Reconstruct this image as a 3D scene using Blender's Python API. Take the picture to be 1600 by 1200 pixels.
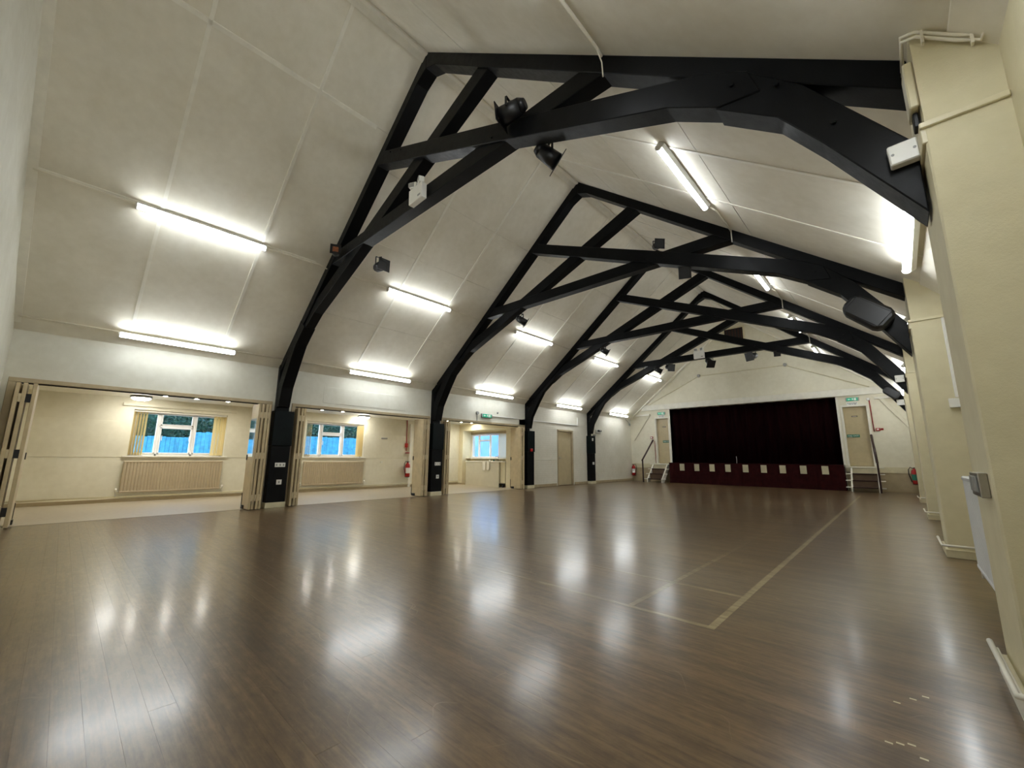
import bpy, bmesh, math, random
from mathutils import Vector, Matrix
random.seed(7)
SC = bpy.context.scene
COL = SC.collection
for _o in list(bpy.data.objects):
    bpy.data.objects.remove(_o, do_unlink=True)

# ------------------------------------------------------------------ camera
cam_d = bpy.data.cameras.new('camera')
cam_d.sensor_fit = 'HORIZONTAL'
cam_d.sensor_width = 36.0
cam_d.lens = 642.30 / 1600.0 * 36.0
cam_d.clip_start = 0.02
cam_d.clip_end = 300
cam = bpy.data.objects.new('camera', cam_d)
COL.objects.link(cam)
_rt = Vector((0.7330610, 0.6801214, 0.0075161))
_up = Vector((0.1146314, -0.1344314, 0.9842702))
_fw = Vector((-0.6704336, 0.7206685, 0.1765097))
M = Matrix.Identity(4)
for i in range(3):
    M[i][0], M[i][1], M[i][2] = _rt[i], _up[i], -_fw[i]
M[0][3], M[1][3], M[2][3] = 9.2566, 0.0, 1.0
cam.matrix_world = M
SC.camera = cam

# ------------------------------------------------------------------ world, exposure
TUBE = 22.0          # radiance of the fluorescent diffusers
SKY = 0.85
vs = SC.view_settings
vs.view_transform = 'Standard'
vs.look = 'None'
vs.gamma = 1.0
vs.use_curve_mapping = False
vs.exposure = 0.98
SC.cycles.max_bounces = 10
SC.cycles.diffuse_bounces = 6
SC.cycles.glossy_bounces = 4
SC.cycles.transparent_max_bounces = 8
SC.cycles.sample_clamp_indirect = 6.0
SC.cycles.use_denoising = True
W = bpy.data.worlds.new('world')
SC.world = W
W.use_nodes = True
_nt = W.node_tree
_nt.nodes.clear()
_sky = _nt.nodes.new('ShaderNodeTexSky')
_sky.sky_type = 'NISHITA'
_sky.sun_disc = False
_sky.sun_elevation = math.radians(38)
_sky.sun_rotation = math.radians(200)
_bg = _nt.nodes.new('ShaderNodeBackground')
_bg.inputs[1].default_value = SKY
_ow = _nt.nodes.new('ShaderNodeOutputWorld')
_nt.links.new(_sky.outputs[0], _bg.inputs[0])
_nt.links.new(_bg.outputs[0], _ow.inputs[0])

# ------------------------------------------------------------------ materials
def lin(c):
    return tuple(((v / 255.0) / 12.92 if v <= 10.3 else (((v / 255.0) + 0.055) / 1.055) ** 2.4) for v in c) + (1.0,)

class NT:
    """small node helper"""
    def __init__(s, name):
        s.m = bpy.data.materials.new(name)
        s.m.use_nodes = True
        s.t = s.m.node_tree
        s.b = s.t.nodes['Principled BSDF']
        s.pos = None
    def n(s, typ, **kw):
        nd = s.t.nodes.new(typ)
        for k, v in kw.items():
            setattr(nd, k, v)
        return nd
    def l(s, a, b):
        s.t.links.new(a, b)
    def position(s, scale=(1, 1, 1)):
        g = s.n('ShaderNodeNewGeometry')
        mp = s.n('ShaderNodeMapping')
        mp.inputs['Scale'].default_value = scale
        s.l(g.outputs['Position'], mp.inputs['Vector'])
        return mp.outputs['Vector']
    def noise(s, vec, sc, detail=4, rough=0.55):
        nn = s.n('ShaderNodeTexNoise')
        nn.inputs['Scale'].default_value = sc
        nn.inputs['Detail'].default_value = detail
        nn.inputs['Roughness'].default_value = rough
        s.l(vec, nn.inputs['Vector'])
        return nn.outputs['Fac']
    def ramp(s, fac, stops):
        r = s.n('ShaderNodeValToRGB')
        el = r.color_ramp.elements
        while len(el) < len(stops):
            el.new(0.5)
        for e, (p, c) in zip(el, stops):
            e.position = p
            e.color = c if len(c) == 4 else tuple(c) + (1.0,)
        s.l(fac, r.inputs['Fac'])
        return r.outputs['Color']
    def math(s, op, a, b=None, clamp=False):
        m = s.n('ShaderNodeMath', operation=op)
        m.use_clamp = clamp
        for i, v in enumerate((a, b)):
            if v is None:
                continue
            if isinstance(v, (int, float)):
                m.inputs[i].default_value = v
            else:
                s.l(v, m.inputs[i])
        return m.outputs[0]
    def mix(s, fac, a, b, blend='MIX'):
        m = s.n('ShaderNodeMix', data_type='RGBA', blend_type=blend)
        for k, v in ((0, fac), (6, a), (7, b)):
            if isinstance(v, (int, float)):
                m.inputs[k].default_value = v
            elif isinstance(v, tuple):
                m.inputs[k].default_value = v
            else:
                s.l(v, m.inputs[k])
        return m.outputs[2]
    def bump(s, h, strength, dist=0.01):
        b = s.n('ShaderNodeBump')
        b.inputs['Strength'].default_value = strength
        b.inputs['Distance'].default_value = dist
        s.l(h, b.inputs['Height'])
        s.l(b.outputs[0], s.b.inputs['Normal'])
    def base(s, v):
        if isinstance(v, tuple):
            s.b.inputs['Base Color'].default_value = v
        else:
            s.l(v, s.b.inputs['Base Color'])
    def set(s, **kw):
        for k, v in kw.items():
            s.b.inputs[k.replace('_', ' ')].default_value = v
        return s

def plain(name, rgb, rough=0.5, metal=0.0, var=0.06, vscale=6.0, bump=0.0, bscale=120.0):
    s = NT(name)
    c = lin(rgb)
    p = s.position()
    f = s.noise(p, vscale)
    d = tuple(x * (1 - var) for x in c[:3]) + (1.0,)
    u = tuple(min(1, x * (1 + var)) for x in c[:3]) + (1.0,)
    s.base(s.ramp(f, [(0.3, d), (0.7, u)]))
    s.set(Roughness=rough, Metallic=metal)
    if bump:
        s.bump(s.noise(p, bscale, 2), bump, 0.004)
    return s.m

def plaster(name, rgb, brick=False, rough=0.62, bump=0.25, wear=0.0):
    s = NT(name)
    c = lin(rgb)
    p = s.position()
    f1 = s.noise(p, 1.3, 3)
    f2 = s.noise(p, 9.0, 5)
    f = s.math('ADD', s.math('MULTIPLY', f1, 0.65), s.math('MULTIPLY', f2, 0.35))
    lo = (c[0] * 0.90, c[1] * 0.885, c[2] * 0.85, 1)
    hi = (min(1, c[0] * 1.05), min(1, c[1] * 1.05), min(1, c[2] * 1.06), 1)
    colr = s.ramp(f, [(0.32, lo), (0.66, hi)])
    h = s.math('ADD', s.math('MULTIPLY', s.noise(p, 70, 3), 0.6), s.math('MULTIPLY', s.noise(p, 260, 2), 0.4))
    if brick:
        g = s.n('ShaderNodeNewGeometry')
        sp = s.n('ShaderNodeSeparateXYZ')
        s.l(g.outputs['Position'], sp.inputs[0])
        cb = s.n('ShaderNodeCombineXYZ')
        s.l(s.math('ADD', sp.outputs[0], sp.outputs[1]), cb.inputs[0])
        s.l(sp.outputs[2], cb.inputs[1])
        bt = s.n('ShaderNodeTexBrick')
        bt.inputs['Scale'].default_value = 1.0
        bt.inputs['Brick Width'].default_value = 0.225
        bt.inputs['Row Height'].default_value = 0.075
        bt.inputs['Mortar Size'].default_value = 0.006
        bt.inputs['Mortar Smooth'].default_value = 0.4
        s.l(cb.outputs[0], bt.inputs['Vector'])
        inv = s.math('SUBTRACT', 1.0, bt.outputs['Fac'])
        h = s.math('ADD', s.math('MULTIPLY', h, 0.35), inv)
        colr = s.mix(s.math('MULTIPLY', bt.outputs['Fac'], 0.22), colr, (c[0] * .7, c[1] * .7, c[2] * .66, 1))
        s.base(colr)
        s.bump(h, 0.35, 0.006)
    else:
        s.base(colr)
        s.bump(h, bump, 0.004)
    s.set(Roughness=rough)
    s.b.inputs['Specular IOR Level'].default_value = 0.35
    return s.m

def floor_mat(name, line=None):
    s = NT(name)
    g = s.n('ShaderNodeNewGeometry')
    sp = s.n('ShaderNodeSeparateXYZ')
    s.l(g.outputs['Position'], sp.inputs[0])
    oi = s.n('ShaderNodeObjectInfo')
    # per-plank offset of the grain
    vo = s.n('ShaderNodeCombineXYZ')
    s.l(s.math('MULTIPLY', oi.outputs['Random'], 37.0), vo.inputs[0])
    va = s.n('ShaderNodeVectorMath', operation='ADD')
    s.l(g.outputs['Position'], va.inputs[0])
    s.l(vo.outputs[0], va.inputs[1])
    def mp(vec, sc):
        m = s.n('ShaderNodeMapping')
        m.inputs['Scale'].default_value = sc
        s.l(vec, m.inputs['Vector'])
        return m.outputs[0]
    grain = s.noise(mp(va.outputs[0], (1.3, 30, 1)), 1.0, 6, 0.65)
    fine = s.noise(mp(va.outputs[0], (6.0, 95, 1)), 1.0, 4, 0.6)
    streak = s.noise(mp(g.outputs['Position'], (0.35, 4.2, 1)), 1.0, 5, 0.62)
    blotch = s.noise(g.outputs['Position'], 0.55, 4, 0.55)
    spots = s.noise(g.outputs['Position'], 5.5, 5, 0.7)
    f = s.math('ADD', s.math('MULTIPLY', grain, 0.34), s.math('MULTIPLY', fine, 0.18))
    f = s.math('ADD', f, s.math('MULTIPLY', streak, 0.40))
    mott = s.noise(mp(g.outputs['Position'], (9, 26, 1)), 1.0, 6, 0.72)
    f = s.math('ADD', f, s.math('MULTIPLY', s.math('SUBTRACT', mott, 0.30), 0.38))
    if line is None:
        c0, c1, c2 = lin((74, 57, 38)), lin((97, 77, 52)), lin((122, 99, 69))
    else:
        c0, c1, c2 = (lin(line[0]), lin(line[1]), lin(line[2]))
    colr = s.ramp(f, [(0.39, c0), (0.5, c1), (0.61, c2)])
    # each board a little lighter or darker
    pv = s.math('ADD', s.math('MULTIPLY', oi.outputs['Random'], 0.14), 0.93)
    cb = s.n('ShaderNodeCombineXYZ')
    for k in range(3):
        s.l(pv, cb.inputs[k])
    colr = s.mix(1.0, colr, cb.outputs[0], 'MULTIPLY')
    # darker worn blotches and pale scuffs
    colr = s.mix(s.math('MULTIPLY', s.ramp(blotch, [(0.42, (0, 0, 0)), (0.66, (1, 1, 1))]), 0.34), colr, lin((60, 46, 31)))
    colr = s.mix(s.math('MULTIPLY', s.ramp(spots, [(0.62, (0, 0, 0)), (0.8, (1, 1, 1))]), 0.35), colr, lin((150, 128, 96)))
    # thin criss-cross scratches
    sv = s.n('ShaderNodeTexVoronoi', feature='DISTANCE_TO_EDGE')
    sv.inputs['Scale'].default_value = 1.1
    dn = s.n('ShaderNodeTexNoise')
    dn.inputs['Scale'].default_value = 2.0
    s.l(g.outputs['Position'], dn.inputs['Vector'])
    dv = s.n('ShaderNodeVectorMath', operation='ADD')
    s.l(g.outputs['Position'], dv.inputs[0])
    s.l(dn.outputs['Color'], dv.inputs[1])
    s.l(mp(dv.outputs[0], (1.0, 2.2, 1)), sv.inputs['Vector'])
    scr = s.ramp(sv.outputs['Distance'], [(0.0, (1, 1, 1)), (0.006, (0, 0, 0))])
    msk = s.ramp(s.noise(g.outputs['Position'], 3.1, 3), [(0.5, (0, 0, 0)), (0.62, (1, 1, 1))])
    scf = s.math('MULTIPLY', scr, msk)
    colr = s.mix(s.math('MULTIPLY', scf, 0.55), colr, lin((150, 132, 104)))
    if line is not None:
        wearn = s.noise(mp(g.outputs['Position'], (6, 30, 1)), 1.0, 5, 0.7)
        # the paint is worn away towards the middle of the hall
        wx = s.math('MULTIPLY', s.math('SUBTRACT', 7.9, sp.outputs[0]), line[3])
        wy = s.math('MULTIPLY', s.math('SUBTRACT', sp.outputs[1], 3.2), line[4])
        wm = s.math('ADD', wearn, s.math('ADD', s.math('MAXIMUM', wx, 0.0), s.math('MAXIMUM', wy, 0.0)))
        keep = s.ramp(wm, [(0.46, (1, 1, 1)), (0.74, (0, 0, 0))])
        under = s.ramp(f, [(0.39, lin((74, 57, 38))), (0.5, lin((97, 77, 52))), (0.61, lin((122, 99, 69)))])
        colr = s.mix(s.math('MULTIPLY', keep, 0.8), under, colr)
    s.base(colr)
    r = s.math('ADD', s.math('MULTIPLY', grain, 0.10), s.math('MULTIPLY', spots, 0.07))
    s.l(s.math('MAXIMUM', s.math('ADD', r, 0.20), 0.28), s.b.inputs['Roughness'])
    s.b.inputs['Coat Weight'].default_value = 0.38
    s.b.inputs['Coat Roughness'].default_value = 0.15
    h = s.math('ADD', s.math('MULTIPLY', grain, 0.6), s.math('MULTIPLY', fine, 0.4))
    s.bump(s.noise(mp(va.outputs[0], (0.7, 6.0, 1)), 1.0, 2, 0.5), 0.10, 0.004)
    s.b.inputs['Specular IOR Level'].default_value = 0.5
    return s.m

def emit(name, rgb, strength, base=(235, 235, 225)):
    s = NT(name)
    s.base(lin(base))
    s.b.inputs['Emission Color'].default_value = lin(rgb)
    s.b.inputs['Emission Strength'].default_value = strength
    s.set(Roughness=0.4)
    return s.m

def glass_mat(name):
    m = bpy.data.materials.new(name)
    m.use_nodes = True
    t = m.node_tree
    t.nodes.clear()
    o = t.nodes.new('ShaderNodeOutputMaterial')
    tr = t.nodes.new('ShaderNodeBsdfTransparent')
    tr.inputs[0].default_value = (0.93, 0.97, 0.98, 1)
    gl = t.nodes.new('ShaderNodeBsdfGlossy')
    gl.inputs['Roughness'].default_value = 0.03
    fr = t.nodes.new('ShaderNodeFresnel')
    ge = t.nodes.new('ShaderNodeNewGeometry')
    ir = t.nodes.new('ShaderNodeMapRange')   # thin pane: the same reflectance on both faces
    ir.inputs[3].default_value = 1.45
    ir.inputs[4].default_value = 1.0 / 1.45
    t.links.new(ge.outputs['Backfacing'], ir.inputs[0])
    t.links.new(ir.outputs[0], fr.inputs[0])
    mx = t.nodes.new('ShaderNodeMixShader')
    t.links.new(fr.outputs[0], mx.inputs[0])
    t.links.new(tr.outputs[0], mx.inputs[1])
    t.links.new(gl.outputs[0], mx.inputs[2])
    t.links.new(mx.outputs[0], o.inputs[0])
    return m

def black_mat():
    s = NT('black_gloss_paint')
    p = s.position()
    f = s.noise(p, 5, 5)
    s.base(s.ramp(f, [(0.35, (0.0015, 0.0017, 0.002, 1)), (0.75, (0.0045, 0.005, 0.0055, 1))]))
    r = s.math('ADD', s.math('MULTIPLY', s.noise(p, 14, 3), 0.25), 0.30)
    s.l(r, s.b.inputs['Roughness'])
    s.bump(s.noise(p, 60, 3), 0.2, 0.003)
    s.b.inputs['Specular IOR Level'].default_value = 0.15
    return s.m

def curtain_mat():
    s = NT('maroon_velvet')
    p = s.position((3, 3, 0.4))
    f = s.noise(p, 4, 4)
    s.base(s.ramp(f, [(0.3, (0.0035, 0.0005, 0.0007, 1)), (0.7, (0.010, 0.0013, 0.0016, 1))]))
    s.set(Roughness=0.85)
    s.b.inputs['Specular IOR Level'].default_value = 0.03
    s.b.inputs['Sheen Weight'].default_value = 0.0
    return s.m

MT = {}
MT['wall'] = plaster('cream_plaster', (224, 222, 208))
MT['wall_brick'] = plaster('cream_painted_brick', (224, 220, 205), brick=True)
MT['wall_side'] = plaster('side_room_cream_plaster', (228, 223, 202))
MT['wall_kit'] = plaster('yellowish_cream_plaster', (231, 222, 190))
MT['pier'] = plaster('pier_cream_plaster', (216, 208, 176), bump=0.5)
MT['ceil'] = plaster('ceiling_board_paint', (236, 231, 215), bump=0.16, rough=0.7)
MT['batten'] = plain('batten_paint', (242, 238, 224), 0.55)
MT['trim'] = plain('tan_gloss_trim', (176, 160, 128), 0.4, var=0.08)
MT['creamtrim'] = plain('cream_gloss_trim', (214, 205, 172), 0.38, var=0.08)
MT['whitetrim'] = plain('white_painted_wood', (232, 228, 214), 0.4)
MT['door'] = plain('tan_painted_door', (188, 173, 138), 0.42)
MT['panel'] = plain('folding_door_paint', (198, 180, 143), 0.4, var=0.1)
MT['panel_edge'] = plain('folding_door_edge_paint', (205, 190, 156), 0.4, var=0.12)
MT['black'] = black_mat()
MT['casing'] = plain('dark_green_black_paint', (12, 20, 21), 0.38, var=0.25)
MT['white_plastic'] = plain('white_plastic', (236, 235, 228), 0.35, var=0.02)
MT['grey_plastic'] = plain('grey_plastic', (150, 150, 146), 0.4)
MT['tube'] = emit('lit_tube_diffuser', (244, 250, 255), TUBE)
MT['lamp'] = emit('lit_round_diffuser', (255, 253, 246), 20.0)
MT['down'] = emit('lit_downlight', (255, 250, 236), 260.0)
MT['green_sign'] = emit('lit_green_sign', (20, 150, 110), 0.55, (10, 110, 85))
MT['green'] = plain('green_sign_print', (18, 110, 88), 0.4)
MT['curtain'] = curtain_mat()
MT['skirt'] = plain('dark_red_stage_cloth', (44, 9, 10), 0.85, var=0.25)
for _k in ('skirt', 'casing'):
    MT[_k].node_tree.nodes['Principled BSDF'].inputs['Specular IOR Level'].default_value = 0.12
MT['square'] = plain('pale_gold_square', (198, 190, 158), 0.6)
MT['side_floor'] = plain('pale_side_room_vinyl', (178, 166, 144), 0.42, var=0.06, vscale=14)
MT['radiator'] = plain('beige_radiator_paint', (186, 170, 142), 0.38, var=0.05)
MT['radwhite'] = plain('white_radiator_paint', (226, 228, 228), 0.35, var=0.03)
MT['red'] = plain('red_enamel', (168, 22, 20), 0.3, var=0.08)
MT['redpipe'] = plain('red_conduit', (150, 30, 26), 0.4)
MT['rail'] = plain('dark_brown_handrail', (48, 24, 20), 0.35, var=0.15)
MT['tread'] = plain('dark_brown_carpet', (58, 36, 27), 0.9, var=0.2, vscale=60)
MT['riser'] = plain('brown_riser_paint', (98, 76, 56), 0.5, var=0.15)
MT['chrome'] = plain('dull_metal', (170, 165, 155), 0.3, metal=0.9)
MT['copper'] = plain('copper_lamp_lens', (150, 92, 62), 0.3, metal=0.4, var=0.3, vscale=30)
MT['blackplastic'] = plain('black_plastic', (14, 14, 15), 0.45, var=0.2)
MT['blackmetal'] = plain('black_lamp_housing', (16, 16, 18), 0.38, var=0.3, vscale=20)
def cloth_mat(name, rgb):
    m = bpy.data.materials.new(name)
    m.use_nodes = True
    t_ = m.node_tree
    t_.nodes.clear()
    o_ = t_.nodes.new('ShaderNodeOutputMaterial')
    a_ = t_.nodes.new('ShaderNodeBsdfDiffuse')
    b_ = t_.nodes.new('ShaderNodeBsdfTranslucent')
    w_ = t_.nodes.new('ShaderNodeTexWave')
    w_.inputs['Scale'].default_value = 90
    r_ = t_.nodes.new('ShaderNodeValToRGB')
    c_ = lin(rgb)
    r_.color_ramp.elements[0].color = tuple(v * 0.93 for v in c_[:3]) + (1,)
    r_.color_ramp.elements[1].color = c_
    g_ = t_.nodes.new('ShaderNodeNewGeometry')
    t_.links.new(g_.outputs['Position'], w_.inputs['Vector'])
    t_.links.new(w_.outputs['Fac'], r_.inputs['Fac'])
    t_.links.new(r_.outputs['Color'], a_.inputs[0])
    t_.links.new(r_.outputs['Color'], b_.inputs[0])
    x_ = t_.nodes.new('ShaderNodeMixShader')
    x_.inputs[0].default_value = 0.5
    t_.links.new(a_.outputs[0], x_.inputs[1])
    t_.links.new(b_.outputs[0], x_.inputs[2])
    t_.links.new(x_.outputs[0], o_.inputs[0])
    return m
MT['blind'] = cloth_mat('cream_blind_fabric', (236, 220, 168))
MT['blind_white'] = cloth_mat('white_blind_fabric', (246, 244, 236))
MT['pvc'] = plain('white_window_pvc', (240, 240, 240), 0.3, var=0.02)
MT['glass'] = glass_mat('window_glass')
MT['fence'] = plain('blue_fence_boards', (72, 158, 186), 0.7, var=0.25, vscale=9)  # blue base colour, tone varied at random
MT['leaf'] = plain('dark_ivy_leaf', (40, 78, 58), 0.6, var=0.5, vscale=5)
MT['ground'] = plain('outside_paving', (150, 150, 148), 0.85)
MT['bluewall'] = plain('outhouse_blue_render', (62, 112, 170), 0.8, var=0.15, vscale=3)
MT['counter'] = plain('cream_counter_laminate', (214, 208, 186), 0.35, var=0.04)
MT['sunpatch'] = plain('white_sun_patch', (246, 242, 226), 0.9, var=0.03)
MT['dark'] = plain('dark_recess', (22, 20, 18), 0.7)
MT['sign_white'] = plain('white_sign', (232, 232, 226), 0.4, var=0.02)
MT['sign_ink'] = plain('sign_ink', (70, 52, 50), 0.5)
MT['cable'] = plain('painted_cable', (236, 230, 212), 0.45)
MT['cordblack'] = plain('black_cable', (15, 15, 15), 0.5)
MT['floor'] = floor_mat('worn_varnished_boards')
MT['line'] = floor_mat('worn_cream_court_line', ((128, 112, 78), (158, 142, 102), (182, 166, 126), 0.10, 0.0))
MT['line2'] = floor_mat('very_worn_court_line', ((128, 112, 78), (158, 142, 102), (182, 166, 126), 0.16, 0.10))
MT['mirror'] = plain('vision_panel_glass', (210, 220, 228), 0.06, metal=1.0, var=0.02)

# ------------------------------------------------------------------ mesh helpers
class B:
    def __init__(s):
        s.bm = bmesh.new()
    def box(s, x0, x1, y0, y1, z0, z1, bev=0.0, rot=None):
        r = bmesh.ops.create_cube(s.bm, size=1.0)
        vs_ = r['verts']
        c = Vector(((x0 + x1) / 2, (y0 + y1) / 2, (z0 + z1) / 2))
        d = (abs(x1 - x0), abs(y1 - y0), abs(z1 - z0))
        for v in vs_:
            v.co = Vector((v.co.x * d[0], v.co.y * d[1], v.co.z * d[2]))
            if rot is not None:
                v.co = rot @ v.co
            v.co += c
        if bev:
            es = list({e for v in vs_ for e in v.link_edges})
            bmesh.ops.bevel(s.bm, geom=es, offset=min(bev, min(d) * 0.4), segments=1, profile=0.5, affect='EDGES')
        return s
    def prism(s, pts, a0, a1, axis='Y', bev=0.0):
        """polygon extruded along an axis; pts are the two other coordinates in order"""
        def mk(p, a):
            if axis == 'Y':
                return Vector((p[0], a, p[1]))
            if axis == 'X':
                return Vector((a, p[0], p[1]))
            return Vector((p[0], p[1], a))
        v0 = [s.bm.verts.new(mk(p, a0)) for p in pts]
        v1 = [s.bm.verts.new(mk(p, a1)) for p in pts]
        n = len(pts)
        fs = [s.bm.faces.new(v0), s.bm.faces.new(v1[::-1])]
        for i in range(n):
            fs.append(s.bm.faces.new((v0[i], v1[i], v1[(i + 1) % n], v0[(i + 1) % n])))
        bmesh.ops.recalc_face_normals(s.bm, faces=fs)
        if bev:
            es = list({e for f in fs for e in f.edges})
            bmesh.ops.bevel(s.bm, geom=es, offset=bev, segments=1, profile=0.5, affect='EDGES')
        return s
    def cyl(s, p0, p1, r0, r1=None, seg=14, cap=True):
        r1 = r0 if r1 is None else r1
        p0, p1 = Vector(p0), Vector(p1)
        d = p1 - p0
        q = d.to_track_quat('Z', 'Y').to_matrix()
        ra, rb = [], []
        for i in range(seg):
            a = 2 * math.pi * i / seg
            u = q @ Vector((math.cos(a), math.sin(a), 0))
            ra.append(s.bm.verts.new(p0 + u * r0))
            rb.append(s.bm.verts.new(p1 + u * r1))
        for i in range(seg):
            f = s.bm.faces.new((ra[i], ra[(i + 1) % seg], rb[(i + 1) % seg], rb[i]))
            f.smooth = True
        if cap:
            s.bm.faces.new(ra[::-1])
            s.bm.faces.new(rb)
        return s
    def tube(s, path, r, seg=8):
        pts = [Vector(p) for p in path]
        rings = []
        for i, p in enumerate(pts):
            if i == 0:
                d = pts[1] - p
            elif i == len(pts) - 1:
                d = p - pts[i - 1]
            else:
                d = (pts[i + 1] - p).normalized() + (p - pts[i - 1]).normalized()
            d = d.normalized()
            ref = Vector((0, 0, 1)) if abs(d.z) < 0.9 else Vector((0, 1, 0))
            u = d.cross(ref).normalized()
            v = d.cross(u).normalized()
            rings.append([s.bm.verts.new(p + (u * math.cos(2 * math.pi * k / seg) + v * math.sin(2 * math.pi * k / seg)) * r) for k in range(seg)])
        for a, b in zip(rings, rings[1:]):
            for k in range(seg):
                f = s.bm.faces.new((a[k], a[(k + 1) % seg], b[(k + 1) % seg], b[k]))
                f.smooth = True
        s.bm.faces.new(rings[0][::-1])
        s.bm.faces.new(rings[-1])
        bmesh.ops.recalc_face_normals(s.bm, faces=s.bm.faces[:])
        return s
    def lathe(s, prof, c=(0, 0, 0), seg=20):
        """profile of (r, z) about the vertical axis through c"""
        c = Vector(c)
        rings = []
        for r, z in prof:
            if r < 1e-6:
                rings.append([s.bm.verts.new(c + Vector((0, 0, z)))])
            else:
                rings.append([s.bm.verts.new(c + Vector((r * math.cos(2 * math.pi * k / seg), r * math.sin(2 * math.pi * k / seg), z))) for k in range(seg)])
        for a, b in zip(rings, rings[1:]):
            for k in range(seg):
                k2 = (k + 1) % seg
                if len(a) == 1 and len(b) == 1:
                    continue
                if len(a) == 1:
                    f = s.bm.faces.new((a[0], b[k2], b[k]))
                elif len(b) == 1:
                    f = s.bm.faces.new((a[k], a[k2], b[0]))
                else:
                    f = s.bm.faces.new((a[k], a[k2], b[k2], b[k]))
                f.smooth = True
        bmesh.ops.recalc_face_normals(s.bm, faces=s.bm.faces[:])
        return s
    def obj(s, name, mat, parent=None, kind=None, local=False):
        me = bpy.data.meshes.new(name)
        if parent is not None and not local:
            off = world_loc(parent)
            bmesh.ops.translate(s.bm, verts=s.bm.verts[:], vec=-off)
        s.bm.to_mesh(me)
        s.bm.free()
        me.materials.append(MT[mat] if isinstance(mat, str) else mat)
        o = bpy.data.objects.new(name, me)
        COL.objects.link(o)
        if parent is not None:
            o.parent = parent
        if kind:
            o['kind'] = kind
        return o

def world_loc(o):
    v = Vector(o.location)
    while o.parent is not None:
        o = o.parent
        v = v + Vector(o.location)
    return v

def thing(name, label, cat, loc=(0, 0, 0), rot=(0, 0, 0), group=None):
    o = bpy.data.objects.new(name, None)
    o.empty_display_size = 0.1
    COL.objects.link(o)
    o.location = loc
    o.rotation_euler = rot
    o['label'] = label
    o['category'] = cat
    if group:
        o['group'] = group
    return o

def tag(o, label, cat, group=None):
    o['label'] = label
    o['category'] = cat
    if group:
        o['group'] = group
    return o

KIDS = {}
def children(o):
    return [c for c in bpy.data.objects if c.parent == o]

def dup(root, loc=None, rot=None, label=None):
    r = root.copy()
    COL.objects.link(r)
    if loc is not None:
        r.location = loc
    if rot is not None:
        r.rotation_euler = rot
    if label:
        r['label'] = label
    for ch in children(root):
        c = ch.copy()
        COL.objects.link(c)
        c.parent = r
        for g in children(ch):
            d = g.copy()
            COL.objects.link(d)
            d.parent = c
    return r

def struct(b, name, mat, parent=None, label=None, cat=None):
    o = b.obj(name, mat, parent)
    if parent is None:
        o['kind'] = 'structure'
        if label:
            o['label'] = label
            o['category'] = cat
    return o

def text_obj(name, txt, size, mat, parent, loc, rot):
    """lettering as a thin mesh part"""
    cu = bpy.data.curves.new(name, 'FONT')
    cu.body = txt
    cu.size = size
    cu.align_x = 'CENTER'
    cu.align_y = 'CENTER'
    cu.extrude = 0.0015
    tmp = bpy.data.objects.new(name + '_tmp', cu)
    COL.objects.link(tmp)
    dg = bpy.context.evaluated_depsgraph_get()
    me = bpy.data.meshes.new_from_object(tmp.evaluated_get(dg))
    bpy.data.objects.remove(tmp, do_unlink=True)
    bpy.data.curves.remove(cu)
    me.materials.clear()
    me.materials.append(MT[mat])
    o = bpy.data.objects.new(name, me)
    COL.objects.link(o)
    o.parent = parent
    o.location = loc
    o.rotation_euler = rot
    return o

# ------------------------------------------------------------------ dimensions
XR = 9.80            # right wall
XP = 9.525            # hall face of the piers
XA = 4.87            # ridge
ZA = 6.83
K = 0.8214           # roof pitch, left
KR = 0.791           # roof pitch, right
YN, YE = -0.76, 18.30
S = 3.878
TY = [2.83 + S * i for i in range(4)]
YC = [1.03, 4.88, 8.76, 12.74, 16.55]      # middles of the strip lights
def roof(x):
    return ZA - (K if x <= XA else KR) * abs(x - XA)
def mx(x):
    return 2 * XA - x

# ------------------------------------------------------------------ floor
fl = struct(B().box(-0.02, XR + 0.2, YN - 0.2, YE + 1.2, -0.12, -0.024), 'floor', 'tread')
PW = 0.0885
pm = B().box(-0.5, 0.5, -0.5, 0.5, -0.022, 0.0)
p0 = pm.obj('plank', 'floor', fl)
first = True
def plank(xa, xb, ya, yb):
    global first
    if first:
        o = p0
        first = False
    else:
        o = p0.copy()
        COL.objects.link(o)
    o.location = ((xa + xb) / 2, (ya + yb) / 2, 0)
    o.scale = (xb - xa, yb - ya, 1)
y = 0.19 - PW * 11
i = 0
while y < YE:
    ya, yb = max(y, YN), min(y + PW - 0.0005, YE)
    if yb > ya + 0.02:
        if y < 3.9:
            cut = 2.0 + random.random() * 6.0
            plank(0.06, cut, ya, yb)
            plank(cut + 0.001, XR, ya, yb)
        else:
            plank(0.06, XR, ya, yb)
    y += PW
    i += 1

# badminton court lines, worn paint on the boards
def court(xa, xb, ya, yb, m):
    B().box(xa, xb, ya, yb, -0.004, 0.0007).obj('court_line', m, fl)
court(8.285, 8.33, 2.78, 15.7, 'line')
court(7.755, 7.795, 2.82, 9.0, 'line2')
court(2.2, 8.285, 2.78, 2.82, 'line2')
court(3.6, 8.285, 3.545, 3.58, 'line2')
# small paint scuffs on the right
for sx, sy in ((9.12, 2.52), (9.17, 2.60), (9.21, 2.66), (9.10, 2.16), (9.16, 2.20), (9.19, 2.13), (9.13, 2.18)):
    B().box(sx, sx + 0.022, sy, sy + 0.009, -0.002, 0.0008).obj('paint_scuff', 'creamtrim', fl)

struct(B().box(-0.3, 0.058, 10.6, YE, -0.12, -0.0006), 'floor', 'tread')
sf = struct(B().box(-3.1, 0.058, YN, 10.9, -0.1, 0.003), 'floor', 'side_floor')

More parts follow.
